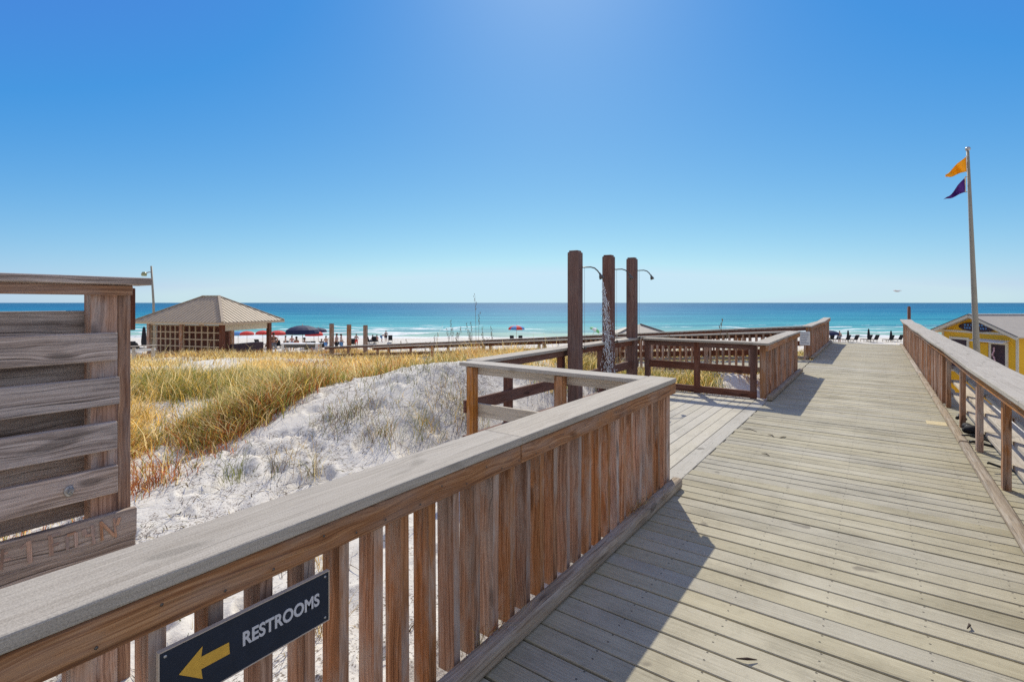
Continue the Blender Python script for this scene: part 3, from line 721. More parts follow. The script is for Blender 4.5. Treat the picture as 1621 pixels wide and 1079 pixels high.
for y in (-we, we-.12):
    m = MB(); m.box(-.015, .018, y, y+.12, fl, ez+.02); m.build('corner_board', M['trim'], hut)
sgn_ = []
m = MB(); m.prism([(-.045, 1.02*math.cos(a)-.02, .36+.24*math.sin(a)) for a in np.linspace(0, 2*math.pi, 25)[:-1]], (.03, 0, 0)); osn = m.build('oval_sign', M['doorbrown'], hut)
m = MB()
for row, zc in ((0, .45), (1, .30)):
    y = .62
    while y > -.62:
        wv = random.uniform(.08, .15); hh = random.uniform(.035, .055)
        m.box(-.052, -.046, y-wv*.35, y+wv*.35, zc-hh, zc+hh); m.box(-.054, -.0525, y-wv*.15, y+wv*.15, zc-hh*.4, zc+hh*.9); y -= wv+.03
m.build('sign_mark', M['bluefab'], osn)
def opening(y0, y1, z0, z1):
    m = MB(); m.box(-.012, .016, y0, y1, z0, z1); w = m.build('window', M['doorbrown'], hut)
    m = MB(); e = .12
    m.box(-.03, .017, y0-e, y0, z0-e, z1+e); m.box(-.03, .017, y1, y1+e, z0-e, z1+e); m.box(-.03, .017, y0, y1, z1, z1+e); m.box(-.03, .017, y0, y1, z0-e, z0)
    m.build('frame', M['trim'], w)
opening(.55, 1.45, -1.9, -.33); opening(-1.45, -.75, -2.2, -.42)
m = MB(); m.prism([(-.02, -1.65, -.20), (-.02, .1, -.20), (-.35, .1, -.30), (-.35, -1.65, -.30)], (0, 0, -.03)); m.build('awning', M['white'], hut)
m = MB(); m.box(-.04, -.005, -.6, -.05, -2.2, -.42); m.build('shutter', M['yellow'], hut)
m = MB()
for i in range(14): m.blob((-.22+random.uniform(-.08, .08), -1.15+random.uniform(-.12, .22), -1.45-random.random()*.35), random.uniform(.05, .12), 2)
tag(m.build('hanging_merchandise', plain('orange_goods', (.45, .16, .07), .7, vary=.5, scale=9), None), 'orange and brown goods hung in the doorway of the yellow hut', 'merchandise')
bpy.data.objects['hanging_merchandise'].location = (hc.x, hc.y, 0); bpy.data.objects['hanging_merchandise'].rotation_euler = (0, 0, YAW)
m = MB()
for i in range(10): m.blob((-.12, -1.0+random.uniform(-.1, .1), -.6-i*.07), (.03, .05, .035), 1)
g_ = m.build('pink_streamer', plain('pink_goods', (.7, .42, .45), .7, vary=.4, scale=20)); tag(g_, 'pink and white streamer hanging beside the hut door', 'streamer'); g_.location = (hc.x, hc.y, 0); g_.rotation_euler = (0, 0, YAW)

# ------------------------------------------------------------------ flagpole and flags
FY = 19.0
def cam_pt(px, py, Yc): return W((px-810.5)/790*Yc, Yc, EYE-(py-479)/790*Yc)
pb = cam_pt(1546, 553, FY); pt = cam_pt(1532, 240, FY); d_ = (pt-pb)/(pt.z-pb.z)
m = MB(); p0 = pb + d_*(-2.6-pb.z)
m.tube([p0, p0*.66+pt*.34, p0*.33+pt*.67, pt], [.108, .095, .07, .045], 16); fp = m.build('flagpole', M['pole']); tag(fp, 'tall pale metal flagpole leaning slightly by the yellow hut', 'flagpole')
m = MB(); m.blob(pt+Vector((0, 0, .10)), .085, 3); m.tube([pt, pt+Vector((0, 0, .1))], .03, 8); m.build('finial', M['metal'], fp)
m = MB(); m.tube([W((1528-810.5)/790*FY, FY-.05, EYE+232/790*FY), W((1538-810.5)/790*FY, FY-.05, .2)], .006, 5); m.build('halyard', M['white'], fp)
def flag(name, top, bot, tip, tip2, mat, label, amp):
    nu, nv = 16, 8; P = []
    for i in range(nu+1):
        u = i/nu
        for j in range(nv+1):
            v = j/nv
            a = Vector(top)*(1-u)+Vector(tip)*u; b = Vector(bot)*(1-u)+Vector(tip2)*u
            q = a*(1-v)+b*v
            P.append(cam_pt(q.x, q.y, FY - .05 + amp*math.sin(u*11+v*3.0)*(.35+u)) + Vector((0, 0, .05*u*math.sin(u*8+v*1.5+amp*20))))
    o = grid_obj(name, np.array([tuple(p) for p in P]), nu+1, nv+1, mat); o.modifiers.new('thick', 'SOLIDIFY').thickness = .008
    hm = MB(); hm.tube([P[j] for j in range(nv+1)], .022, 6); hm.build('hem', M['trim'], o)
    for e_ in (P[0], P[nv]):
        q = Vector(e_); cl_ = MB(); cl_.tube([q, q + W(.10, .02, .01)], .016, 6); cl_.build('clip', M['metal'], o)
    return tag(o, label, 'flag', 'beach warning flags')
flag('warning_flag', (1530, 247), (1530, 271.5), (1497, 276), (1496, 282), M['orange'], 'orange pennant flag, upper of the two on the pole', .22)
flag('warning_flag', (1528, 280), (1528, 304), (1500, 313), (1493, 318), M['purple'], 'dark purple pennant flag, lower of the two on the pole', .26)

# ------------------------------------------------------------------ lamp post by the kiosk, poles, pilings
m = MB(); LY = 41.0
m.tube([cam_pt(244.5, 560, LY), cam_pt(243, 479, LY), cam_pt(239.5, 421, LY)], [.10, .09, .07], 10); lp = m.build('street_lamp', M['pole']); tag(lp, 'grey street lamp with a single arm rising behind the kiosk', 'street lamp')
m = MB(); m.tube([cam_pt(240, 431, LY), cam_pt(236, 430.5, LY), cam_pt(232, 432, LY)], .045, 8); m.build('lamp_arm', M['metal'], lp)
m = MB(); a = cam_pt(228, 433, LY); m.tube([a+Vector((0, 0, .14)), a+Vector((0, 0, -.05)), a+Vector((0, 0, -.2))], [.12, .22, .17], 12); m.build('lamp_head', M['lampglass'], lp)
m = MB(); PY_ = 60.0; m.tube([cam_pt(1439.5, 560, PY_), cam_pt(1439, 486, PY_)], .17, 10); m.tube([cam_pt(1439, 486, PY_), cam_pt(1439, 484.5, PY_)], [.17, .05], 10)
tag(m.build('timber_pole', M['dark']), 'lone dark timber pole on the beach past the end of the boardwalk', 'pole')
for (px, py, lb) in ((525, 513, 'leftmost of three brown pilings at the foot of the ramp'), (552.5, 514.5, 'middle of three brown pilings at the foot of the ramp'), (578.5, 515.5, 'rightmost of three brown pilings at the foot of the ramp')):
    Yp = 27.5; a = cam_pt(px, py, Yp); m = MB(); m.beam((a.x, a.y, -2.2), (a.x, a.y, a.z), .24, .24, (S, C, 0)); p = m.build('wooden_piling', M['brown'], None, .02, 2)
    tag(p, lb, 'piling', 'pilings at the foot of the ramp')
    m = MB(); m.prism([(a.x+q*.1*C-w_*.1*S, a.y+q*.1*S+w_*.1*C, a.z) for q, w_ in ((-1, -1), (1, -1), (1, 1), (-1, 1))], (0, 0, .03)); m.build('piling_cap', M['dark'], p)

# white trestle table near the kiosk
TY = 30.0; a = W((478-810.5)/790*TY, TY); zt = EYE-(543-479)/790*TY
tb = empty('trestle_table', (a.x, a.y, zt), YAW, 'long white wooden table beyond the grass, right of the kiosk', 'table')
m = MB(); m.box(-1.15, 1.15, -.35, .35, -.05, 0); m.build('table_top', M['white'], tb)
m = MB(); m.box(-1.05, 1.05, -.32, -.28, -.24, -.052); m.build('apron', M['tindark'], tb)
for x in (-1.0, 1.0):
    for y in (-.28, .28): m = MB(); m.box(x-.07, x+.07, y-.05, y+.05, -1.0, -.052); m.build('leg', M['white'], tb)
# low handrail left of the kiosk
Y0 = 22.0; a = W((212-810.5)/790*Y0, Y0); zt = EYE-(549-479)/790*Y0
hr = empty('low_railing', (a.x, a.y, zt), YAW, 'low grey railing between the screen and the kiosk', 'railing')
m = MB(); m.beam((-1.0, 0, -.02), (.95, 0, .08), .15, .04); m.build('cap', M['grey'], hr)
m = MB(); m.beam((-1.0, 0, -.20), (.95, 0, -.1), .04, .10); m.build('middle_rail', M['white'], hr)
for x in (-.9, .0, .85): m = MB(); m.box(x-.05, x+.05, -.05, .05, -.9, -.03); m.build('post', M['grey'], hr)

# pavilion roof far behind the showers
GY_ = 52.0; a = W((1010-810.5)/790*GY_, GY_)
gz = empty('beach_pavilion', (a.x, a.y, 0), YAW, 'small open pavilion with a low tan roof behind the showers', 'pavilion')
ze, zr = EYE-(526-479)/790*GY_, EYE-(513.5-479)/790*GY_
w_ = 2.5; ev = [(-w_, -2, ze), (w_, -2, ze), (w_, 2, ze), (-w_, 2, ze)]
m = MB(); m.poly(ev+[(-.25, 0, zr), (.25, 0, zr)]+[(x, y, z-.1) for x, y, z in ev], [(0, 1, 5, 4), (1, 2, 5), (2, 3, 4, 5), (3, 0, 4), (0, 6, 7, 1), (1, 7, 8, 2), (2, 8, 9, 3), (3, 9, 6, 0), (6, 9, 8, 7)]); m.build('roof', M['tan'], gz)
m = MB()
for p, q in ((0, 4), (1, 5)): m.beam(Vector(ev[p])+Vector((0, 0, .06)), Vector(((-.25, 0, zr), (.25, 0, zr))[p])+Vector((0, 0, .06)), .14, .1)
m.build('ridge_capping', M['tindark'], gz)
for x in (-2.1, 2.1):
    for y in (-1.6, 1.6): m = MB(); m.box(x-.1, x+.1, y-.1, y+.1, -4.6, ze-.1); m.build('post', M['brown'], gz)

# ------------------------------------------------------------------ beach umbrellas, loungers, people
def umbrella(px, Yc, top_py, width, mat, label, tilt=0, mat2=None, h=None):
    X_ = (px-810.5)/790*Yc; g = tz(X_, Yc); a = W(X_, Yc, g); zt = EYE-(top_py-479)/790*Yc - g
    root = empty('beach_umbrella', a, YAW, label, 'umbrella', 'open beach umbrellas')
    root.rotation_euler = (0, tilt, YAW)
    r = width/2; n = 8; seg = 4; hh = r*.42
    def canopy(ks, mt, nm):
        m = MB()
        for k in ks:
            a0, a1 = 2*math.pi*k/n, 2*math.pi*(k+1)/n
            prev = None
            for i in range(seg+1):
                u = i/seg; zz = zt-.12-hh*(u**1.7); ru = max(r*math.sin(u*math.pi/2*.98), .02)
                row = [(ru*math.cos(a0), ru*math.sin(a0), zz), (ru*.975*math.cos((a0+a1)/2), ru*.975*math.sin((a0+a1)/2), zz-.012*u), (ru*math.cos(a1), ru*math.sin(a1), zz)]
                if prev: m.poly(prev+row, [(0, 1, 4, 3), (1, 2, 5, 4)])
                prev = row
            v0, v1 = (r*math.cos(a0), r*math.sin(a0)), (r*math.cos(a1), r*math.sin(a1))
            m.poly([(*v0, zt-.12-hh), (*v1, zt-.12-hh), (*v1, zt-.26-hh), (*v0, zt-.26-hh)], [(0, 1, 2, 3)])
        o = m.build(nm, mt, root); o.modifiers.new('thick', 'SOLIDIFY').thickness = .012
    canopy(range(0, n, 1) if mat2 is None else range(0, n, 2), mat, 'canopy')
    if mat2: canopy(range(1, n, 2), mat2, 'canopy')
    m = MB(); m.tube([(0, 0, -.3), (0, 0, zt)], .03, 8); m.build('pole', M['trim'], root)
    m = MB()
    for k in range(n): a0 = 2*math.pi*k/n; m.tube([(0, 0, zt-.18), (r*.6*math.cos(a0), r*.6*math.sin(a0), zt-.2-hh*.45), (r*.98*math.cos(a0), r*.98*math.sin(a0), zt-.13-hh)], .008, 4)
    m.build('rib', M['metal'], root)
    return root
umbrella(479, 43.0, 512.5, 2.85, M['navyfab'], 'large dark navy umbrella over the people by the white table')
umbrella(440, 66.0, 521.5, 2.1, M['redfab'], 'red umbrella just left of the large navy one')
umbrella(416, 68.0, 521.5, 1.9, M['redfab'], 'red umbrella beside the kiosk post')
umbrella(391, 70.0, 522.5, 1.9, M['redfab'], 'red umbrella half hidden behind the kiosk counter')
umbrella(497, 64.0, 522.0, 2.3, M['redfab'], 'red umbrella just right of the large navy one')
umbrella(817.5, 75.0, 513.5, 2.45, M['redfab'], 'red and blue umbrella over two chairs near the surf', .0, M['bluefab'])
umbrella(932, 75.0, 515.0, 1.75, M['greenfab'], 'green and white umbrella tipped over between the shower posts', .5, M['white'])
umbrella(1314, 73.0, 521.5, 2.4, M['navyfab'], 'navy umbrella by the far left railing end')
umbrella(504, 66.0, 517.0, 2.2, M['navyfab'], 'dim blue umbrella left of the three pilings')
def closed_umbrella(px, Yc, top_py, label, h=2.2):
    X_ = (px-810.5)/790*Yc; g = tz(X_, Yc); a = W(X_, Yc, g); zt = EYE-(top_py-479)/790*Yc-g
    root = empty('folded_umbrella', a, YAW, label, 'umbrella', 'folded beach umbrellas')
    m = MB(); m.tube([(0, 0, .45), (0, 0, .8), (0, 0, zt*.6), (0, 0, zt-.1), (0, 0, zt)], [.17, .2, .17, .10, .03], 9); m.build('folded_canopy', M['black'], root)
    m = MB(); m.tube([(0, 0, -.2), (0, 0, .5)], .03, 8); m.build('pole', M['trim'], root)
CY = 76.0
for px, tp, lb in ((1342.5, 522.5, 'leftmost folded dark umbrella between chairs past the boardwalk end'), (1375, 520, 'middle folded dark umbrella between chairs past the boardwalk end'), (1410.5, 523, 'rightmost folded dark umbrella between chairs past the boardwalk end')):
    closed_umbrella(px, CY, tp, lb)
closed_umbrella(228, 40.0, 517, 'folded black umbrella between the screen and the kiosk')
def lounger_proto():
    root = empty('beach_lounger', (0, 0, 0), 0, 'x', 'lounger', 'dark beach loungers')
    m = MB(); m.beam((0, -.9, .38), (0, .45, .38), .6, .07); m.build('seat', M['black'], root)
    m = MB(); m.beam((0, -.95, .40), (0, -1.35, 1.12), .6, .07, (0, 1, 0)); m.build('backrest', M['black'], root)
    m = MB()
    for x in (-.28, .28): m.beam((x, -.95, .34), (x, .5, .34), .05, .05)
    m.build('frame', M['trim'], root)
    for x in (-.27, .27):
        for y in (-.85, .4): m = MB(); m.box(x-.03, x+.03, y-.03, y+.03, -.05, .34); m.build('leg', M['trim'], root)
    return root
LP = None
def lounger(px, Yc, lb, rot=0):
    global LP
    o = lounger_proto() if LP is None else copy_tree(LP)
    if LP is None: LP = o
    X_ = (px-810.5)/790*Yc; o.location = W(X_, Yc, tz(X_, Yc)); o.rotation_euler = (0, 0, YAW+rot); o['label'] = lb
for px, lb in ((1311, 'dark lounger under the navy umbrella by the far left railing'), (1320, 'second dark lounger under the navy umbrella by the far railing'), (1334.5, 'dark lounger left of the leftmost folded umbrella'), (1347, 'dark lounger right of the leftmost folded umbrella'),
               (1368, 'dark lounger left of the middle folded umbrella'), (1379, 'dark lounger right of the middle folded umbrella'), (1403, 'dark lounger left of the rightmost folded umbrella'), (1416, 'dark lounger right of the rightmost folded umbrella')):
    lounger(px, CY+.3, lb, random.uniform(-.12, .12))
for px, Y_, lb in ((812, 74, 'left dark chair under the red and blue umbrella'), (824, 74, 'right dark chair under the red and blue umbrella'), (437, 64, 'dark chair under the red umbrella left of the navy one'), (446, 64.5, 'second dark chair under the red umbrella left of the navy one'),
                   (492, 62, 'dark chair under the red umbrella right of the navy one'), (502, 62.5, 'second dark chair under the red umbrella right of the navy one'), (415, 66, 'dark chair under the red umbrella by the kiosk post'),
                   (588, 72, 'dark chair beside the group right of the pilings'), (595, 72.5, 'second dark chair beside the group right of the pilings'), (235, 48, 'dark chair left of the kiosk'), (222, 47, 'dark chair behind the folded black umbrella')):
    lounger(px, Y_, lb, random.uniform(-.3, .3))

def person(px, Yc, label, top_mat, bot_mat, pose='stand', hgt=1.7, face=0, hair='hair'):
    X_ = (px-810.5)/790*Yc; g = tz(X_, Yc)
    root = empty('person', W(X_, Yc, g), YAW+face, label, 'person')
    k = hgt/1.7
    if pose == 'stand':
        hip = .88; J = dict(pel=(0, 0, .9), bel=(0, 0, 1.06), che=(0, .01, 1.28), nec=(0, .0, 1.44), hd=(0, .02, 1.54), top=(0, .015, 1.67),
                 lh=(-.1, 0, .86), lk=(-.11, .03, .48), la=(-.12, -.02, .08), lf=(-.13, .14, .03), rh=(.1, 0, .86), rk=(.13, .05, .48), ra=(.15, .0, .08), rf=(.16, .16, .03),
                 ls=(-.19, 0, 1.38), le=(-.27, -.02, 1.10), lw=(-.27, .08, .86), lp=(-.27, .11, .77), rs=(.19, 0, 1.38), re=(.28, .02, 1.12), rw=(.22, .2, .98), rp=(.19, .27, .94))
    elif pose == 'sit':
        J = dict(pel=(0, 0, .5), bel=(0, -.06, .66), che=(0, -.12, .88), nec=(0, -.13, 1.04), hd=(0, -.09, 1.15), top=(0, -.08, 1.28),
                 lh=(-.1, .03, .48), lk=(-.13, .42, .52), la=(-.14, .5, .1), lf=(-.14, .64, .04), rh=(.1, .03, .48), rk=(.13, .42, .5), ra=(.15, .55, .1), rf=(.15, .69, .04),
                 ls=(-.19, -.12, .98), le=(-.26, -.06, .72), lw=(-.2, .16, .62), lp=(-.18, .25, .6), rs=(.19, -.12, .98), re=(.26, -.06, .72), rw=(.2, .16, .62), rp=(.18, .25, .6))
    else:  # bending forward
        J = dict(pel=(0, -.1, .88), bel=(0, .05, 1.0), che=(0, .26, 1.08), nec=(0, .40, 1.12), hd=(0, .50, 1.12), top=(0, .60, 1.06),
                 lh=(-.1, -.1, .85), lk=(-.12, .0, .47), la=(-.12, -.04, .08), lf=(-.13, .12, .03), rh=(.1, -.1, .85), rk=(.13, .02, .47), ra=(.15, -.02, .08), rf=(.16, .14, .03),
                 ls=(-.18, .34, 1.08), le=(-.2, .38, .8), lw=(-.16, .45, .58), lp=(-.15, .48, .49), rs=(.18, .34, 1.08), re=(.2, .38, .8), rw=(.16, .45, .58), rp=(.15, .48, .49))
    E = [('pel', 'bel'), ('bel', 'che'), ('che', 'nec'), ('nec', 'hd'), ('hd', 'top'), ('pel', 'lh'), ('lh', 'lk'), ('lk', 'la'), ('la', 'lf'), ('pel', 'rh'), ('rh', 'rk'), ('rk', 'ra'), ('ra', 'rf'),
         ('che', 'ls'), ('ls', 'le'), ('le', 'lw'), ('lw', 'lp'), ('che', 'rs'), ('rs', 're'), ('re', 'rw'), ('rw', 'rp')]
    rd = dict(pel=.13, bel=.115, che=.14, nec=.055, hd=.085, top=.07, lh=.09, lk=.06, la=.042, lf=.035, ls=.06, le=.042, lw=.03, lp=.032)
    def skin(name, keys, edges, mat, grow, parent):
        me = bpy.data.meshes.new(name); bm = bmesh.new(); sk = bm.verts.layers.skin.verify()
        V = {}
        for q in keys:
            v = bm.verts.new(Vector(J[q])*k); V[q] = v; r = rd.get(q, rd.get('l'+q[1:], .05))*k*grow; v[sk].radius = (r, r)
        for a, b in edges: bm.edges.new((V[a], V[b]))
        V[keys[0]][sk].use_root = True
        bm.to_mesh(me); bm.free(); me.materials.append(mat)
        o = bpy.data.objects.new(name, me); COL.objects.link(o); o.parent = parent
        o.modifiers.new('skin', 'SKIN').use_smooth_shade = True; s2 = o.modifiers.new('sub', 'SUBSURF'); s2.levels = 1; s2.render_levels = 1
        return o
    body = skin('body', ['pel'] + [q for q in J if q != 'pel'], E, M['skin'], 1, root)
    lo = ['pel', 'lh', 'lk', 'rh', 'rk']; skin('shorts', lo, [e for e in E if e[0] in lo and e[1] in lo], bot_mat, 1.22, root)
    if top_mat: up = ['bel', 'che', 'ls', 'rs']; skin('shirt', up, [e for e in E if e[0] in up and e[1] in up], top_mat, 1.2, root)
    m = MB(); t = Vector(J['hd'])*.45+Vector(J['top'])*.55; m.blob((t*k)+Vector((0, -.03, .03))*k, (.1*k, .115*k, .1*k), 2); m.build('hair', M[hair], root)
    return root
M['cpink'] = plain('pink_cloth', (.55, .2, .22), .8); M['cteal'] = plain('teal_cloth', (.06, .25, .28), .8); M['cgrey'] = plain('grey_cloth', (.2, .21, .24), .8)
person(611, 76, 'person standing at the water edge in teal shirt and dark shorts', M['cteal'], M['black'], 'stand', face=.6)
person(604.5, 75, 'person bending over beside the one in a teal shirt', M['cgrey'], M['bluefab'], 'bend', face=-1.2)
person(589, 71.6, 'person seated in dark chair right of the pilings', M['black'], M['cgrey'], 'sit', face=1.2)
person(596, 72.1, 'second person seated right of the pilings in pink top', M['cpink'], M['black'], 'sit', face=.8)
person(1329, 74, 'bare chested person standing by the loungers past the boardwalk end', None, M['cgrey'], 'stand', face=2.6)
person(468, 43.5, 'person in a red shirt seated under the large navy umbrella', M['redfab'], M['black'], 'sit', face=1.0)
person(484, 42.5, 'person in grey seated under the large navy umbrella', M['cgrey'], M['black'], 'sit', face=-1.0)
person(433, 36.0, 'person with dark hair in black standing left of the white table', M['black'], M['cgrey'], 'stand', hgt=1.62, face=.4)
person(533, 45.0, 'person in grey walking between the left pilings', M['cgrey'], M['black'], 'stand', face=1.4)
person(540, 46.0, 'person in white standing between the left pilings', M['white'], M['bluefab'], 'stand', face=-1.0)

person(452, 58, 'person in teal standing between the left red umbrellas', M['cteal'], M['black'], 'stand', face=2.0)
person(462, 60, 'person in pink standing left of the navy umbrella pole', M['cpink'], M['bluefab'], 'stand', face=.5)
person(508, 60, 'person in white under the red umbrella by the pilings', M['white'], M['redfab'], 'sit', face=1.1)
person(516, 58, 'bare backed person standing left of the leftmost piling', None, M['bluefab'], 'stand', face=2.8)
person(564, 66, 'person in grey standing between the middle and right pilings', M['cgrey'], M['redfab'], 'stand', face=.2)
person(424, 62, 'person in red seated behind the kiosk post', M['redfab'], M['black'], 'sit', face=.9)
umbrella(463, 71.0, 521.0, 2.0, M['redfab'], 'small red umbrella peeping out behind the large navy one')
umbrella(377, 72.0, 523.0, 1.9, M['bluefab'], 'blue umbrella seen through the open side of the kiosk')
for px, Y_, lb in ((455, 63, 'dark chair between the red umbrellas left of the navy one'), (518, 61, 'dark chair beside the leftmost piling'), (560, 67, 'dark chair between the middle and right pilings'), (618, 74, 'dark chair right of the person in teal at the water edge')): lounger(px, Y_, lb, random.uniform(-.5, .5))
# seagull
sgp = cam_pt(1420, 461, 45.0)
gl = empty('seagull', sgp, YAW+.4, 'small seagull gliding above the sea at the right', 'bird')
m = MB(); m.tube([(0, -.26, .0), (0, -.1, .0), (0, .06, .01), (0, .2, .03), (0, .27, .02)], [.015, .06, .07, .045, .01], 8); gb = m.build('body', M['gull'], gl)
for sx in (-1, 1):
    m = MB(); m.poly([(sx*.04, .09, .03), (sx*.04, -.08, .03), (sx*.3, .10, .13), (sx*.3, -.06, .12), (sx*.62, -.02, .04), (sx*.6, -.07, .04)], [(0, 1, 3, 2), (2, 3, 5, 4)])
    w = m.build('wing', M['gull'], gl); w.modifiers.new('t', 'SOLIDIFY').thickness = .012

# ------------------------------------------------------------------ dune grass
def blades(name, root, hgt, lean, bend, wid, col, mat, lift=1.0):
    n = len(root); K = 4
    ts = np.array([0, .38, .72, 1.0]); ws = np.array([1, .85, .55, .06])
    ca, sa = np.cos(lean), np.sin(lean)
    side = np.stack([-sa, ca, np.zeros(n)], 1)
    tw = RNG.uniform(0, math.pi, n); sd = np.stack([np.cos(tw), np.sin(tw), np.zeros(n)], 1)
    V = np.zeros((n, K, 2, 3))
    for i, (t, w) in enumerate(zip(ts, ws)):
        out = bend*hgt*(t**2); up = hgt*(t - .38*np.clip(bend, 0, 2)*t**2.4*.6)
        c = root + np.stack([ca*out, sa*out, up*lift], 1)
        V[:, i, 0] = c - sd*(wid*w)[:, None]/2; V[:, i, 1] = c + sd*(wid*w)[:, None]/2
    P = V.reshape(-1, 3)
    base = (np.arange(n)*K*2)[:, None, None]
    i = np.arange(K-1)[None, :, None]*2
    q = (base + i + np.array([0, 1, 3, 2])[None, None, :]).reshape(-1, 4)
    me = bpy.data.meshes.new(name)
    me.vertices.add(len(P)); me.vertices.foreach_set('co', P.astype(np.float32).ravel())
    me.loops.add(q.size); me.loops.foreach_set('vertex_index', q.ravel().astype(np.int32))
    me.polygons.add(len(q)); me.polygons.foreach_set('loop_start', np.arange(0, q.size, 4, dtype=np.int32)); me.polygons.foreach_set('loop_total', np.full(len(q), 4, np.int32))
    me.update()
    at = me.attributes.new('col', 'FLOAT_COLOR', 'POINT')
    tip = np.array([.8, 1.0, 1.05, 1.1])
    cc = col[:, None, None, :]*np.ones((1, K, 2, 1)); cc = np.concatenate([cc, np.ones((n, K, 2, 1))], -1)
    at.data.foreach_set('color', cc.astype(np.float32).ravel())
    me.materials.append(mat)
    o = bpy.data.objects.new(name, me); COL.objects.link(o); return o
GREEN = np.array([.20, .21, .045]); GOLD = np.array([.62, .40, .09]); STRAW = np.array([.74, .60, .30]); RUST = np.array([.40, .13, .04]); BROWN = np.array([.20, .11, .045])
# field: clumps over the back dune; bare where the white mound is
BX = np.array([-30, -6, -3.55, -3.35, -3.2, -3.05, -2.4, -1.3, .0, 1.2, 2.2, 3.4, 5, 9, 30]); BYv = np.array([2.0, 2.6, 4.0, 5.4, 6.6, 8.0, 8.6, 9.0, 9.3, 9.2, 9.8, 10.6, 12, 13, 14])
def field_density(X, Y):
    e = Y - np.interp(X, BX, BYv) + 1.1*vnoise(X/1.1, Y/1.1, 31) + .8*vnoise(X/.45, Y/.45, 32)
    d = sstep(-.25, .9, e)
    bare = sstep(.08, .20, vnoise(X/3.4+3, Y/2.2+7, 33))
    patch = np.exp(-(((X+10.6)/3.4)**2+((Y-14.8)/2.3)**2))
    d = d*(1-bare*sstep(5, 8, Y)*.95*sstep(-4, -8, X))*(.06+.94*sstep(-.12, .10, vnoise(X/.62+4, Y/.62, 37)))*(1-.96*np.clip(patch*1.6, 0, 1))
    t = X*C - Y*S; s = X*S + Y*C
    for q in ((-1.8, 1.3, -6, 24.6), (-3.9, -1.3, 3.9, 9.2), (-24.6, -1.3, 12.95, 16.3)):
        d = d*sstep(.05, .45, rect_d(t, s, *q))
    kd = np.hypot(X-KX, Y-KY); d = d*sstep(4.0, 5.0, kd)
    d = d*sstep(36, 31, Y)
    d = d*np.where((t > 1.0), .0, 1.0)
    return d
NC = 28000
lr = RNG.uniform(math.log(4.2), math.log(36), NC*6); an = np.radians(RNG.uniform(-58, 50, NC*6))
cr = np.exp(lr); CX_, CY2 = cr*np.sin(an), cr*np.cos(an)
keep = RNG.random(NC*6) < field_density(CX_, CY2); CX_, CY2 = CX_[keep][:NC], CY2[keep][:NC]
PB = 13
n = len(CX_)*PB
ci = np.repeat(np.arange(len(CX_)), PB)
dist = np.hypot(CX_, CY2)[ci]
spread = .05 + .012*dist
gx_ = CX_[ci] + RNG.normal(0, 1, n)*spread; gy_ = CY2[ci] + RNG.normal(0, 1, n)*spread
gz_ = terrain(gx_, gy_, False) - .02
ch = RNG.uniform(.10, .36, len(CX_))*(1 + .35*vnoise(CX_/3, CY2/3, 34))*(.65 + .7*sstep(-.15, .3, vnoise(CX_/.62+4, CY2/.62, 37)))
hg = ch[ci]*RNG.uniform(.45, 1.25, n); tall = RNG.random(n) < .03; hg = np.where(tall, hg*1.7, hg)
ld = RNG.uniform(0, 2*math.pi, n); bend = RNG.uniform(.15, 1.25, n)
wd = (.005 + .00062*dist)*np.where(tall, .75, 1)
redz = np.exp(-(((CX_+3.9)/.9)**2+((CY2-5.0)/1.5)**2))*(.75+.6*vnoise(CX_/.5, CY2/.5, 39)) + sstep(.14, .32, vnoise(CX_/2.6+11, CY2/2.6, 36))*.4
grn = sstep(-.2, .25, vnoise(CX_/3.4+2, CY2/3.4+9, 35) + .035*(CX_+5) + .25*np.exp(-((CX_+4)/2.5)**2-((CY2-10)/3.0)**2))
bro = sstep(16, 26, CY2)*.45 + sstep(-8, -14, CX_)*.35
rr = RNG.random((n, 4))
col = np.where((rr[:, :1] < (grn*.42+.06)[ci][:, None]), GREEN, np.where(rr[:, 1:2] < .5, GOLD, STRAW))
col = np.where(rr[:, 2:3] < redz[ci][:, None]*.75, RUST, col)
col = np.where(tall[:, None], STRAW, col)
col = np.where(rr[:, 3:4] < bro[ci][:, None]*.5, BROWN, col)
col = col*RNG.uniform(.85, 1.45, (n, 1))*RNG.uniform(.7, 1.5, len(CX_))[ci][:, None]
rootp = np.stack([gx_*C - gy_*S, gx_*S + gy_*C, gz_], 1)
g = blades('dune_grass', rootp, hg, ld, bend, wd, col, M['grass']); tag(g, 'dense gold, green and rust coloured dune grass behind the sand', 'grass', None, 'stuff')

def tuft(px, py, zg, nb, h, label, pal, spread=.1, flat=.6, name='grass_tuft', cat='grass tuft', group='grass tufts on the bare sand'):
    # find the ground point seen there
    Yc = 790*(EYE-zg)/(py-479)
    for _ in range(6):
        X_ = (px-810.5)/790*Yc; z = tz(X_, Yc); Yc = .5*Yc + .5*790*(EYE-z)/(py-479); Yc = min(max(Yc, 2.2), 26)
    X_ = (px-810.5)/790*Yc
    gx = X_ + RNG.normal(0, spread, nb); gy = Yc + RNG.normal(0, spread, nb)
    gz = terrain(gx, gy, False)-.015
    org = W(X_, Yc, tz(X_, Yc))
    rp = np.stack([gx*C-gy*S, gx*S+gy*C, gz], 1) - np.array(org)
    pal = np.array(pal); col = pal[RNG.integers(0, len(pal), nb)]*RNG.uniform(.7, 1.25, (nb, 1))
    o = blades(name, rp, h*RNG.uniform(.4, 1.15, nb), RNG.uniform(0, 6.28, nb), RNG.uniform(.2, 1.6, nb)*flat/.6, np.full(nb, .005), col, M['grass'])
    o.location = org
    return tag(o, label, cat, group)
